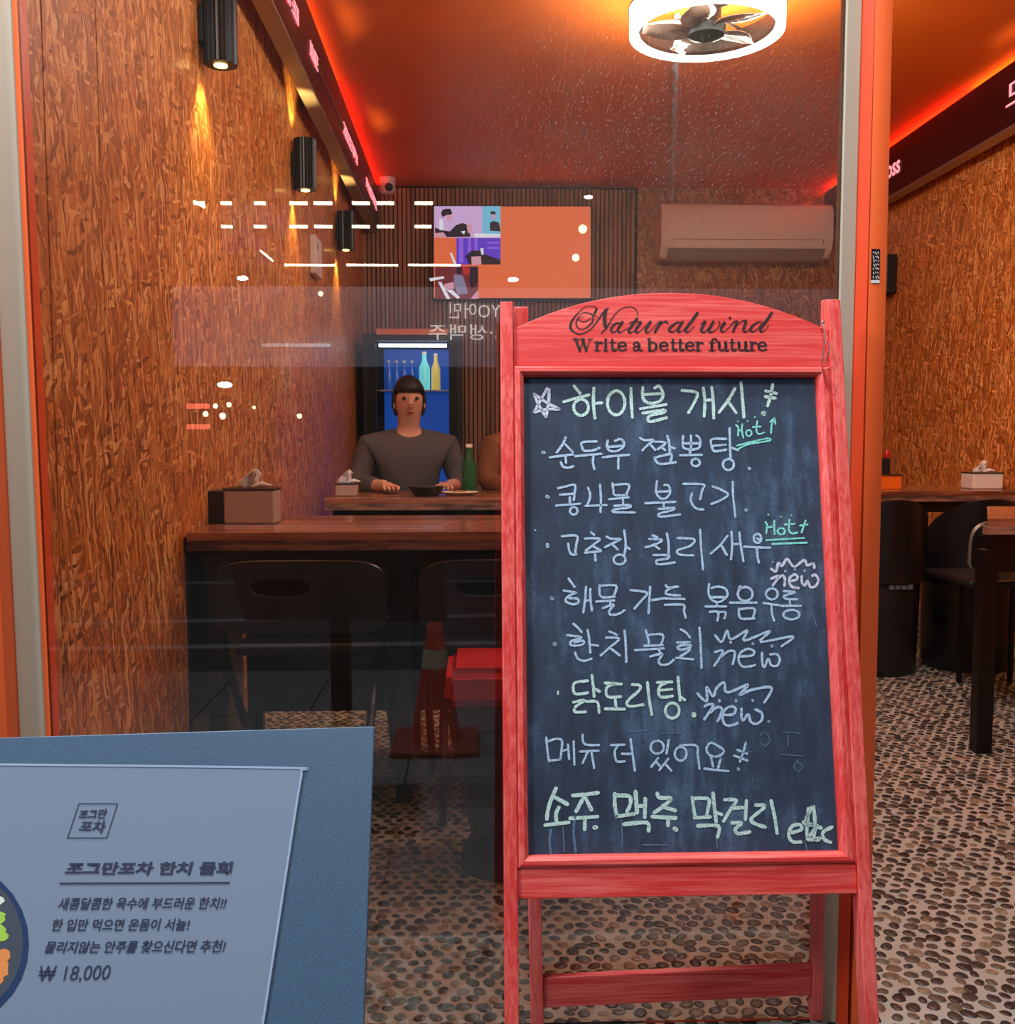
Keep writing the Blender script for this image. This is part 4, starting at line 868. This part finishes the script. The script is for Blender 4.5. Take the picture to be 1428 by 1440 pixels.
def bottle(x, y, z, label, cname, col, em, r=.032, h=.26, group='bottles inside the blue fridge'):
    t = thing('bottle', label, 'bottle', (x, y, z), group)
    m = MB(); m.lathe([(0, 0), (r, 0), (r, h*.58), (r*.42, h*.78), (r*.38, h*.93), (0, h*.93)], (x, y, z), 16); m.build('glass_body', mat(cname, col, .15, emit=col, es=em), t, smooth=True)
    m = MB(); m.lathe([(0, 0), (r*.45, 0), (r*.45, h*.07), (0, h*.07)], (x, y, z+h*.93), 12); m.build('cap', BEIGEP, t)
    return t
fx = lambda px: at(px, 500, 6.62).x
bottle(fx(597), 6.62, 1.31, 'pale turquoise bottle on the top fridge shelf, left of the yellow one', 'turquoise_glass', srgb(110, 214, 220), .7, .036, .25)
bottle(fx(613), 6.62, 1.31, 'yellow-capped amber bottle on the top fridge shelf, far right', 'amber_glass', srgb(214, 196, 110), .5, .03, .24)
for k, (px, lb) in enumerate(((545, 'leftmost dim blue bottle on the top fridge shelf'), (556, 'dim blue bottle second from left on the top fridge shelf'), (567, 'dim blue bottle third from left on the top fridge shelf'), (578, 'dim blue bottle beside the turquoise one on the top fridge shelf'))):
    bottle(fx(px), 6.72, 1.31, lb, 'blue_glass', srgb(40, 96, 190), .25, .026, .2)
    
# left-wall switch box and right-wall speaker
p = on_face(XL, 440, 362)
sw = thing('intercom_box', 'small white upright box on the left strand-board wall', 'wall box', (XL, p.y, p.z))
m = MB(); m.box(XL+.001, XL+.03, p.y-.1, p.y+.1, p.z-.09, p.z+.09, .004); m.build('body', WHITEP, sw)
m = MB(); m.box(XL+.03, XL+.032, p.y-.05, p.y-.04, p.z+.03, p.z+.05); m.build('button', BLACK, sw)
p = on_face(XR, 1254, 388)
sp = thing('wall_speaker', 'small black wall box with a white tag on the right wall', 'speaker', (XR, p.y, p.z))
m = MB(); m.box(XR-.07, XR-.001, p.y-.09, p.y+.09, p.z-.12, p.z+.12, .008); m.build('body', BLACK, sp)
m = MB(); m.box(XR-.085, XR-.0705, p.y-.1, p.y-.02, p.z-.11, p.z-.035, .004); m.build('tag', WHITEP, sp, label='white tag')

# ================================================================== tables
def table(name, label, x0, x1, y0, y1, leg_x, zt=.75, th=.05, nb=6, grp='wooden tables on black steel frames', leg=.045, panel=False, skew=0):
    t = thing(name, label, 'table', ((x0+x1)/2, (y0+y1)/2, 0), grp); rr = random.Random(int(x0*100)+int(y0*10))
    w = (y1-y0)/nb
    for k in range(nb):
        m = MB(); ya, yb = y0+k*w+.0006, y0+(k+1)*w-.0006; m.prism([(x0+skew*(ya-y0), ya), (x1, ya), (x1, yb), (x0+skew*(yb-y0), yb)], lambda a, b, h: Vector((a, b, h)), zt-th*.45, zt); m.build('plank', TABLE, t, bevel=.0012)
    # laminated edge of short staves, two rows
    for row in (0, 1):
        x = x0
        while x < x1-.01:
            xe = min(x1, x+rr.uniform(.16, .4)); xe = x1 if x1-xe < .08 else xe
            m = MB(); zz = zt-.0225-(row)*.0135; m.box(x+.0004, xe-.0004, y0-.001-.001*row, y0+.03, zz-.0130, zz, .0005); m.build('edge_stave', TABED, t); x = xe
    m = MB(); m.box(x0+.02+skew*(y1-y0), x1-.02, y0+.031, y1-.02, zt-th*.45-.028, zt-th*.45-.0005); m.build('underside_board', DARKW, t)
    m = MB(); za, zb = zt-th-.05, zt-th-.001
    m.box(x0+.03, x1-.03, y0+.03, y0+.06, za, zb); m.box(x0+.03+skew*(y1-y0), x1-.03, y1-.06, y1-.03, za, zb); m.box(x1-.06, x1-.03, y0+.06, y1-.06, za, zb)
    m.build('steel_frame', BLACKM, t)
    for lx in leg_x:
        for ly in (y0+.03, y1-.03-leg):
            m = MB(); sx_ = skew*(ly-y0) if lx < (x0+x1)/2 else 0; m.box(lx+sx_, lx+sx_+leg, ly, ly+leg, .0005, za-.0005, .002); m.build('leg', BLACKM, t)
    if panel:
        m = MB(); m.box(x0+.07, x1-.07, y1-.028, y1-.01, .12, za); m.build('shade_panel', BLKPANEL, t)  # black sheet added to stand for the dimness under the table
    return t
X = lambda px, D: at(px, 700, D).x
table('dining_table', 'nearest left wooden table, with the tissue box against the strand-board wall', XL+.01, .50, 2.64, 3.20, (XL+.05, X(553, 2.67), .42), panel=True)
table('dining_table', 'far left wooden table where the people are seated', X(456, 4.1), .52, 4.1, 4.68, (X(462, 4.13), .42))
table('dining_table', 'right wooden wall table with tissue box and orange box on it', 1.45, XR-.02, 4.56, 5.12, (1.5, XR-.1))
table('dining_table', 'nearest right wooden table, cut by the right picture edge', X(1386, 3.02), XR-.02, 3.0, 3.55, (X(1386, 3.0)+.002, XR-.1), leg=.05, skew=.52)

# ================================================================== chairs
def folding_chair(name, label, cx, y, z_top=.685, w=.43, rot=0):
    """back towards -Y; origin on floor"""
    t = thing(name, label, 'chair', (cx, y, 0), 'black folding chairs')
    # backrest with a hand hole: ring of quads between outer outline and hole
    zb0, zb1 = .505, z_top; n = 48; out = []; hole = []
    for k in range(n):
        a = 2*pi*k/n; ca, sa = cos(a), sin(a); pwr = .32
        out.append((math.copysign(abs(ca)**pwr, ca)*w/2, (zb0+zb1)/2+math.copysign(abs(sa)**(.62 if sa > 0 else .3), sa)*(zb1-zb0)/2))
        hole.append((math.copysign(abs(ca)**.7, ca)*.075-.062*1.0*0-.0, zb1-.062+math.copysign(abs(sa)**.8, sa)*.024))
    m = MB(); vs = []
    for yy, ring in ((y, out), (y, hole), (y+.02, hole), (y+.02, out)):
        for (a, z) in ring: vs.append((cx+a+(0 if ring is out else -.05), yy+ .04*(1-(2*a/w)**2)*0+(z-zb0)*-.08, z))
    fs = []
    for lvl in range(4):
        for k in range(n):
            k2 = (k+1) % n; l2 = (lvl+1) % 4; fs.append((lvl*n+k, lvl*n+k2, l2*n+k2, l2*n+k))
    m.add(vs, fs); m.build('backrest', BLACK, t, smooth=True)
    m = MB(); m.tube([(cx+a, y+.009+(z-zb0)*-.08, z) for a, z in out if z > .52], .0085, 8); m.build('back_rail', BLACKM, t, smooth=True)
    m = MB(); m.box(cx-w/2+.03, cx+w/2-.03, y+.06, y+.44, .435, .465, .012); m.build('seat', BLACK, t)
    for s in (-1, 1):
        m = MB(); m.tube([(cx+s*(w/2-.012), y+.01, .56), (cx+s*(w/2-.010), y+.05, .44), (cx+s*(w/2-.012), y+.42, .012)], .0115, 8); m.build('leg', BLACKM, t, smooth=True)
        m = MB(); m.tube([(cx+s*(w/2-.055), y+.40, .43), (cx+s*(w/2-.055), y+.10, .24), (cx+s*(w/2-.055), y-.03, .012)], .0115, 8); m.build('leg', BLACKM, t, smooth=True)
    m = MB(); m.tube([(cx-w/2+.055, y+.02, .12), (cx+w/2-.055, y+.02, .12)], .008, 8); m.build('stretcher', BLACKM, t, smooth=True)
    return t
folding_chair('folding_chair', 'left black folding chair with hand hole, pushed under the nearest left table', X(421, 2.5), 2.5)
folding_chair('folding_chair', 'black folding chair behind the easel, next to the red stool', X(590, 2.5)+.215, 2.5)
fc = folding_chair('folding_chair', 'pale-railed black folding chair behind the nearest right table', X(1374, 3.57)+.2, 3.57, z_top=.69)
for o in ALLKIDS(fc):
    if o.name.startswith(('leg', 'stretcher')): bpy.data.objects.remove(o); continue
    if o.name.startswith('back_rail'): o.data = o.data.copy(); o.data.materials[0] = ALU; o['label'] = 'pale metal rail'
for dx_, dy_ in ((-.1, .1), (.15, .1), (-.06, .36), (.15, .36)):
    m = MB(); m.tube([(fc.location.x+dx_, 3.57+dy_, .434), (fc.location.x+dx_, 3.57+dy_, .003)], .0115, 8); m.build('leg', BLACKM, fc, smooth=True)
# red stool
rx0 = X(621, 2.15)
rs = thing('red_stool', 'red padded stool with dark skirted base left of the easel', 'stool', (rx0+.19, 2.27, 0))
m = MB(); bm = bmesh.new(); bmesh.ops.create_cube(bm, size=1)
for v in bm.verts: v.co = Vector((rx0+.19+v.co.x*(.38 if v.co.z < 0 else .36), 2.27+v.co.y*(.27 if v.co.z < 0 else .25), .45+v.co.z*.085))
bmesh.ops.bevel(bm, geom=bm.edges[:], offset=.02, segments=3, affect='EDGES'); m.bm(bm); m.build('cushion', REDC, rs, smooth=True)
m = MB(); m.box(rx0+.015, rx0+.365, 2.145, 2.395, .355, .407, .004); m.build('apron', mat('maroon_apron', srgb(58, 16, 24), .5), rs)
m = MB(); n = 28; lv = [(.355, .155, .12), (.2, .13, .105), (.07, .10, .09), (.035, .125, .1), (.001, .13, .105)]; vs = []; fs = []
for z, ax, ay in lv:
    for k in range(n):
        a = 2*pi*k/n; f_r = 1+.06*sin(a*7)*(1 if z > .05 else 0); vs.append((rx0+.165+ax*f_r*cos(a), 2.27+ay*f_r*sin(a), z))
for i in range(len(lv)-1):
    for k in range(n): fs.append((i*n+k, i*n+(k+1) % n, (i+1)*n+(k+1) % n, (i+1)*n+k))
m.add(vs, fs); m.build('skirt', mat('dark_cloth', srgb(34, 38, 44), .9), rs, smooth=True)
# drum chairs
def drum(label, cx, cy, r, zs=.43):
    t = thing('tub_chair', label, 'chair', (cx, cy, 0), 'black tub chairs on drum bases')
    m = MB(); m.lathe([(0, .001), (r*.86, .001), (r*.93, .02), (r*.98, zs-.04), (r*.98, zs-.02), (0, zs-.02)], (cx, cy, 0), 32); m.build('drum_base', BLACK, t, smooth=True)
    m = MB(); m.lathe([(0, zs-.0195), (r*1.0, zs-.0195), (r*1.03, zs-.005), (r*1.0, zs+.02), (0, zs+.026)], (cx, cy, 0), 32); m.build('seat', BLACK, t, smooth=True)
    m = MB(); n = 22; vs = []; fs = []
    for k in range(n+1):
        a = pi*(k/n)+pi; t_ = k/n; zt_ = zs+.03+(.285)*(sin(pi*t_))**.45
        for rr_ in (r*1.12, r*.98):
            for z in (zs-.03, zt_): vs.append((cx+rr_*cos(a), cy+rr_*sin(a), z))
    for k in range(n):
        b0 = 4*k
        for a_, b_ in ((0, 1), (1, 3), (3, 2), (2, 0)): fs.append((b0+a_, b0+b_, b0+4+b_, b0+4+a_))
    fs += [(0, 1, 3, 2), (4*n, 4*n+2, 4*n+3, 4*n+1)]
    m.add(vs, fs); m.build('curved_back', mat('black_vinyl', srgb(22, 21, 23), .32), t, smooth=True)
    return t
d1 = drum('black tub chair with pale vent marks on its drum, beside the orange post', 1.745, 4.18, .165)
m = MB()
for k in range(4): m.box(1.715+k*.026-.0, 1.735+k*.026, 4.18-.172, 4.18-.163, .375, .395)
m.build('vent_marks', mat('grey_mark', srgb(112, 112, 112), .6), d1, label='row of four grey marks')
drum('black tub chair between the marked tub chair and the nearest right table', 2.155, 4.24, .19)

# ================================================================== things on tables
def tissue_box(cx, cy, w, d, h, label, zt=.75, body=GREY, window=True):
    t = thing('tissue_box', label, 'tissue box', (cx, cy, zt))
    m = MB(); m.box(cx-w/2, cx+w/2, cy-d/2, cy+d/2, zt+.0005, zt+h, .006); m.build('box', body, t)
    m = MB(); m.box(cx-w/2-.002, cx+w/2+.002, cy-d/2-.002, cy+d/2+.002, zt+h, zt+h+.006, .002); m.build('lid', mat('dark_lid', srgb(70, 46, 36), .4), t)
    m = MB(); rr = random.Random(int(cx*77)); bm = bmesh.new(); n = 7; g = []
    for i in range(n):
        row = []
        for j in range(n):
            u = i/(n-1)-.5; v = j/(n-1)
            row.append(bm.verts.new((cx-.012+u*.07*(1-.55*v)+.022*v*v+rr.uniform(-.003, .003), cy+.012*sin(u*9+v*3)+rr.uniform(-.004, .004), zt+h+.004+v*.058*(1-.9*u*u))))
        g.append(row)
    for i in range(n-1):
        for j in range(n-1): bm.faces.new((g[i][j], g[i+1][j], g[i+1][j+1], g[i][j+1]))
    m.bm(bm); o = m.build('tissue', PAPER, t, smooth=True); md = o.modifiers.new('solid', 'SOLIDIFY'); md.thickness = .0015
    m = MB(); m.tube([(cx+.0, cy-.01, zt+h+.007), (cx+.03, cy-.012, zt+h+.016), (cx+.058, cy-.01, zt+h+.012)], [.004, .009, .003], 8); m.build('tissue_fold', PAPER, t, smooth=True)
    return t
tc = at(350, 712, 2.88)
tb = tissue_box(tc.x, 2.93, .145, .10, .098, 'grey metal tissue box with a pulled tissue, on the nearest left table')
m = MB(); m.box(tc.x-.125, tc.x-.075, 2.90, 2.99, .7505, .845, .004); tag(m.build('menu_holder', BLACK), 'small black holder tucked behind the grey tissue box', 'holder')
tc2 = at(1386, 668, 4.75)
tissue_box(tc2.x, 4.78, .15, .12, .075, 'white tissue box on the right wall table near the strand-board wall', body=WHITEP)
ob = at(1247, 675, 4.75)
t = thing('orange_box', 'orange box on the right wall table by the post', 'box', (ob.x, 4.78, .75))
m = MB(); m.box(ob.x-.07, ob.x+.062, 4.72, 4.84, .7505, .815, .004); m.build('body', mat('bright_orange_plastic', srgb(236, 112, 24), .4), t)
m = MB(); m.box(ob.x-.073, ob.x+.066, 4.717, 4.843, .815, .822, .002); m.build('rim', mat('dark_rim', srgb(90, 40, 16), .5), t)
t = thing('sauce_caddy', 'black caddy with a red cap standing on the orange box', 'caddy', (ob.x, 4.78, .822))
m = MB(); m.box(ob.x-.05, ob.x+.02, 4.75, 4.81, .8225, .90, .005); m.build('body', BLACK, t)
m = MB(); m.lathe([(0, 0), (.014, 0), (.017, .02), (.008, .04), (0, .044)], (ob.x+.012, 4.78, .9005), 16); m.build('cap', REDC, t, smooth=True)
m = MB(); m.tube([(ob.x+.034, 4.75, .8235), (ob.x+.034, 4.75, .915), (ob.x+.02, 4.755, .93)], .0022, 6); m.build('wire', CHROME, t)
# far table things
q = at(487, 682, 4.25)
tissue_box(q.x, 4.28, .09, .09, .05, 'small pale box at the left end of the far left table', body=mat('beige_card', srgb(190, 160, 140), .6))
q = at(646, 688, 4.35)
t = thing('plate', 'pale flat serving plate on the far left table', 'plate', (q.x, 4.3, .75))
m = MB(); m.lathe([(0, 0), (.05, 0), (.085, .014), (.08, .017), (.05, .005), (0, .005)], (q.x, 4.3, .7505), 28, 1, .7); m.build('dish', mat('cream_ceramic', srgb(226, 204, 176), .3), t, smooth=True)
m = MB(); m.ball((q.x, 4.3, .762), .035, 10, (1, .6, .35)); m.build('food', mat('fried_food', srgb(150, 96, 50), .7), t, smooth=True)
q = at(600, 684, 4.3)
t = thing('stone_bowl', 'dark low stew bowl on the far left table', 'bowl', (q.x, 4.26, .75))
m = MB(); m.lathe([(0, 0), (.05, 0), (.08, .04), (.074, .04), (.045, .01), (0, .01)], (q.x, 4.26, .7505), 24); m.build('bowl_body', BLACK, t, smooth=True)
q = at(660, 680, 4.4)
bottle(q.x, 4.45, .7505, 'green bottle standing on the far left table', 'green_glass', srgb(30, 90, 50), .0, .033, .22, None)

# ================================================================== people at the far table
def skin_body(name, joints, edges, mat_, parent, sub=2):
    me = bpy.data.meshes.new(name); me.from_pydata([j[:3] for j in joints], edges, []); o = bpy.data.objects.new(name, me); COL.objects.link(o)
    sk = o.modifiers.new('skin', 'SKIN'); lay = me.skin_vertices[0].data if me.skin_vertices else None
    if lay is None:
        bm = bmesh.new(); bm.from_mesh(me); bm.verts.layers.skin.verify(); bm.to_mesh(me); bm.free(); lay = me.skin_vertices[0].data
    for i, j in enumerate(joints): lay[i].radius = j[3] if isinstance(j[3], tuple) else (j[3], j[3]); lay[i].use_root = (i == 0)
    ss = o.modifiers.new('sub', 'SUBSURF'); ss.levels = sub; ss.render_levels = sub
    bpy.context.view_layer.update(); dg = bpy.context.evaluated_depsgraph_get(); m2 = bpy.data.meshes.new_from_object(o.evaluated_get(dg))
    bpy.data.objects.remove(o); m2.name = name; m2.materials.clear(); m2.materials.append(mat_); m2.polygons.foreach_set('use_smooth', [True]*len(m2.polygons))
    o = bpy.data.objects.new(name, m2); COL.objects.link(o); o.parent = parent; return o
SKIN = mat('skin', srgb(206, 150, 122), .5, spec=.3)
def seated_person(label, x, y, rz, coat, hairc, reach=.0):
    t = thing('person', label, 'person', (0, 0, 0)); t['_o'] = (0, 0, 0)
    # faces -Y, sits with hip at z .50
    hip = .50
    J = [(0, 0, hip, (.14, .11)), (0, -.01, .66, (.125, .1)), (0, -.03, .84, (.14, .095)), (0, -.04, .95, (.095, .07)), (0, -.05, 1.04, .052), (0, -.065, 1.10, .06), (0, -.075, 1.17, (.078, .092)), (0, -.07, 1.235, (.07, .082)),
         (-.19, -.035, .95, .055), (-.245, -.07, .78, .045), (-.20, -.27, .775, .036), (-.13, -.40, .785, .026),
         (.19, -.035, .95, .055), (.245, -.07, .78, .045), (.21, -.27, .775, .036), (.15, -.40, .785, .026),
         (-.10, -.12, hip, .085), (-.12, -.42, hip+.01, .065), (-.12, -.44, .28, .052), (-.12, -.42, .07, .04), (-.12, -.53, .035, .035),
         (.10, -.12, hip, .085), (.12, -.42, hip+.01, .065), (.12, -.44, .28, .052), (.12, -.42, .07, .04), (.12, -.53, .035, .035)]
    Ed = [(0, 1), (1, 2), (2, 3), (3, 4), (4, 5), (5, 6), (6, 7), (3, 8), (8, 9), (9, 10), (10, 11), (3, 12), (12, 13), (13, 14), (14, 15), (0, 16), (16, 17), (17, 18), (18, 19), (19, 20), (0, 21), (21, 22), (22, 23), (23, 24), (24, 25)]
    body = skin_body('body', J, Ed, SKIN, t)
    # jacket: torso and sleeves over the body
    g = 1.14
    JJ = [(0, 0, .47, (.165, .135)), (0, -.01, .66, (.15, .12)), (0, -.03, .84, (.17, .125)), (0, -.042, .985, (.14, .10)), (0, -.052, 1.05, .064),
          (-.19, -.035, .955, .074), (-.25, -.07, .78, .058), (-.205, -.26, .775, .05), (-.16, -.34, .78, .043), (.19, -.035, .955, .074), (.25, -.07, .78, .058), (.215, -.26, .775, .05), (.175, -.34, .78, .043)]
    skin_body('jacket', JJ, [(0, 1), (1, 2), (2, 3), (3, 4), (3, 5), (5, 6), (6, 7), (7, 8), (3, 9), (9, 10), (10, 11), (11, 12)], coat, t)
    JT = [(0, 0, .49, (.15, .12)), (-.10, -.12, .50, .098), (-.12, -.42, .505, .078), (-.12, -.44, .28, .064), (-.12, -.42, .10, .055), (.10, -.12, .50, .098), (.12, -.42, .505, .078), (.12, -.44, .28, .064), (.12, -.42, .10, .055)]
    skin_body('trousers', JT, [(0, 1), (1, 2), (2, 3), (3, 4), (0, 5), (5, 6), (6, 7), (7, 8)], mat('dark_trousers', srgb(28, 30, 38), .8), t)
    # hands: palm and five fingers each
    for s in (-1, 1):
        JH = [(s*.14, -.395, .786, (.022, .014)), (s*.125, -.44, .782, (.036, .013))]; EH = [(0, 1)]
        for k, (dx, ln) in enumerate(((-.030, .058), (-.010, .072), (.010, .076), (.029, .066))):
            b = len(JH); JH += [(s*(.125+dx*.9), -.475, .781, .0095), (s*(.122+dx), -.475-ln*.55, .780, .0085), (s*(.118+dx), -.475-ln, .770, .007)]; EH += [(1, b), (b, b+1), (b+1, b+2)]
        b = len(JH); JH += [(s*.095, -.43, .780, .011), (s*.078, -.465, .772, .009)]; EH += [(0, b), (b, b+1)]
        skin_body('hand', JH, EH, SKIN, body, 1)
    m = MB()
    bm = bmesh.new(); bmesh.ops.create_uvsphere(bm, u_segments=24, v_segments=16, radius=1)
    cut = [v for v in bm.verts if (v.co.y < -.38 and v.co.z < .36) or v.co.z < -.6]
    bmesh.ops.delete(bm, geom=cut, context='VERTS')
    rr = random.Random(3)
    for v in bm.verts: v.co = Vector((v.co.x*.084*(1+rr.uniform(-.03, .03)), v.co.y*.108-.068, 1.175+v.co.z*.125*(1+rr.uniform(-.02, .02))))
    m.bm(bm); h = m.build('hair', hairc, t, smooth=True); md = h.modifiers.new('s', 'SOLIDIFY'); md.thickness = .012
    m = MB()
    for s in (-1, 1): m.ball((s*.031, -.155, 1.185), .0095, 8)
    m.build('eyes', BLACK, t, smooth=True)
    m = MB(); m.tube([(0, -.158, 1.195), (0, -.172, 1.165), (0, -.178, 1.152)], [.007, .01, .013], 8); m.ball((0, -.172, 1.15), .012, 8); m.build('nose', SKIN, body, smooth=True)
    m = MB(); m.ball((0, -.150, 1.122), .02, 10, (1, .5, .28)); m.build('mouth', mat('lips', srgb(170, 96, 90), .5), body, smooth=True)
    m = MB()
    for s in (-1, 1): m.ball((s*.073, -.09, 1.15), .014, 8, (.4, .7, 1.2))
    m.build('ears', SKIN, body, smooth=True)
    t.location = (x, y, 0); t.rotation_euler.z = rz
    return t
HAIR = mat('black_hair', srgb(22, 18, 18), .6)
def far_stool(x, y, lb):
    t = thing('stool', lb, 'stool', (x, y, 0), 'plain black stools at the far table')
    m = MB(); m.lathe([(0, .32), (.16, .32), (.17, .335), (.165, .35), (0, .355)], (x, y, 0), 24); m.build('seat', BLACK, t, smooth=True)
    for k in range(4):
        a = pi/4+k*pi/2; m = MB(); m.tube([(x+.1*cos(a), y+.1*sin(a), .32), (x+.15*cos(a), y+.15*sin(a), .003)], .012, 8); m.build('leg', BLACKM, t)
for lb, px, yy, coat, rz in (('person in a grey-brown top seated facing the window at the far left table', 574, 4.92, mat('grey_brown_top', srgb(78, 72, 72), .85), .15),
                         ('person in a brown jacket seated at the far table, half hidden by the easel', 736, 4.95, mat('brown_jacket', srgb(120, 74, 36), .85), .5)):
    xx = at(px, 620, yy).x; seated_person(lb, xx, yy, rz, coat, HAIR); far_stool(xx, yy+.02, 'black stool under the person in the '+('grey-brown top' if px < 600 else 'brown jacket'))

# ================================================================== the street behind the camera, seen only in the window glass
def mir(px, py, Dv):
    p = at(px, py, Dv); return Vector((p.x, 2*(DG-.003)-Dv, p.z))
YF = 2*DG-8.2
m = MB(); z0_, z1_ = mir(300, 515, 8.2).z, mir(300, 402, 8.2).z
xa, xb = mir(243, 450, 8.2).x, mir(1175, 450, 8.2).x
opp = thing('opposite_shop', 'dim shop front across the street, reflected in the window', 'building', (0, YF, 0))
m.box(-6, 8, YF-.6, YF-.3, 0, 6); m.build('wall', mat('dark_wall', srgb(40, 36, 36), .8), opp)
m = MB(); m.box(xa, xb, YF-.05, YF, z0_, z1_, .01); m.build('fascia', mat('lit_fascia', srgb(150, 150, 156), .5, emit=srgb(150, 160, 185), es=.5), opp)
m = MB(); TUBE = mat('tube_lamp_light', (1, 1, 1, 1), .5, emit=(1, .93, .62, 1), es=16)
for py, segs in ((285, [(272, 287), (310, 325), (357, 373), (407, 432), (441, 467), (495, 520), (530, 554), (583, 609)]), (318, [(311, 326), (357, 374), (407, 432), (442, 467), (495, 520), (530, 554), (583, 607)]), (372, [(400, 472), (487, 560), (574, 648)])):
    for a, b in segs:
        m = MB(); pa, pb = mir(a, py, 8.0), mir(b, py, 8.0); r = .011 if py != 372 else .007
        m.box(pa.x, pb.x, pa.y-.02, pa.y, pa.z-r, pa.z+r); m.build('tube_lamp', TUBE, opp)
m = MB(); m.build
for (x0, y0, x1, y1, r) in ((366, 352, 384, 367, .008), (272, 283, 288, 291, .012)):
    m = MB(); m.tube([mir(x0, y0, 8.0), mir(x1, y1, 8.0)], r, 6); m.build('tube_lamp', TUBE, opp)
SPOTM = mat('spot_lamp_light', (1, 1, 1, 1), .5, emit=(1, .85, .55, 1), es=14); WSP = mat('white_lamp_light', (1, 1, 1, 1), .5, emit=(.85, .97, 1, 1), es=22)
for x, y, r, mm in ((303, 571, .02, SPOTM), (322, 569, .02, SPOTM), (289, 582, .022, SPOTM), (313, 585, .026, SPOTM), (357, 573, .014, SPOTM), (421, 585, .02, SPOTM), (316, 541, .04, WSP), (341, 391, .03, WSP), (820, 322, .035, SPOTM), (810, 362, .03, SPOTM), (722, 393, .03, WSP), (828, 277, .025, WSP), (451, 413, .02, SPOTM)):
    m = MB(); m.ball(mir(x, y, 7.9), r, 10, (1.5, .5, .6) if mm is WSP else (1, .6, 1)); m.build('lamp_bulb', mm, opp, smooth=True)
for y in (571, 600):
    m = MB(); pa, pb = mir(262, y, 7.9), mir(294, y, 7.9); m.box(pa.x, pb.x, pa.y-.02, pa.y, pa.z-.02, pa.z+.02); m.build('red_lamp_bar', mat('red_bar', (1, 1, 1, 1), .5, emit=(1, .12, .05, 1), es=5), opp)
m = MB()
LET = lambda q: (lambda s, t: mir(*bil(q, 1-s, t), 8.14))
text_on(m, 'OYO어민', LET([(632, 448), (722, 448), (722, 425), (632, 425)]), bold=.0)
text_on(m, '스·생맥주', LET([(603, 478), (722, 478), (722, 456), (603, 456)]), bold=.0)
m.build('sign_letters', mat('letter_light', (1, 1, 1, 1), .5, emit=(1, .95, .85, 1), es=4), opp)
# traffic cone beside the camera on the street
pc_ = mir(613, 1052, 3.18); cb = thing('traffic_cone', 'orange traffic cone with a white band on the pavement, mirrored in the window', 'cone', (pc_.x, pc_.y, 0))
m = MB(); m.box(pc_.x-.14, pc_.x+.14, pc_.y-.14, pc_.y+.14, .001, .02, .004); m.build('base', mat('cone_base', srgb(120, 44, 28), .7), cb)
CONE = mat('faded_cone_orange', srgb(176, 58, 34), .6)
for z0_, z1_, mm, nm in ((.02, .26, CONE, 'lower_cone'), (.2602, .32, GASK, 'white_band'), (.3202, .43, CONE, 'cone_tip')):
    rr_ = lambda z: .085-.065*z/.43
    m = MB(); m.lathe([(rr_(z0_), z0_), (rr_(z1_), z1_)], (pc_.x, pc_.y, 0), 24); m.build(nm, mm, cb, smooth=True)
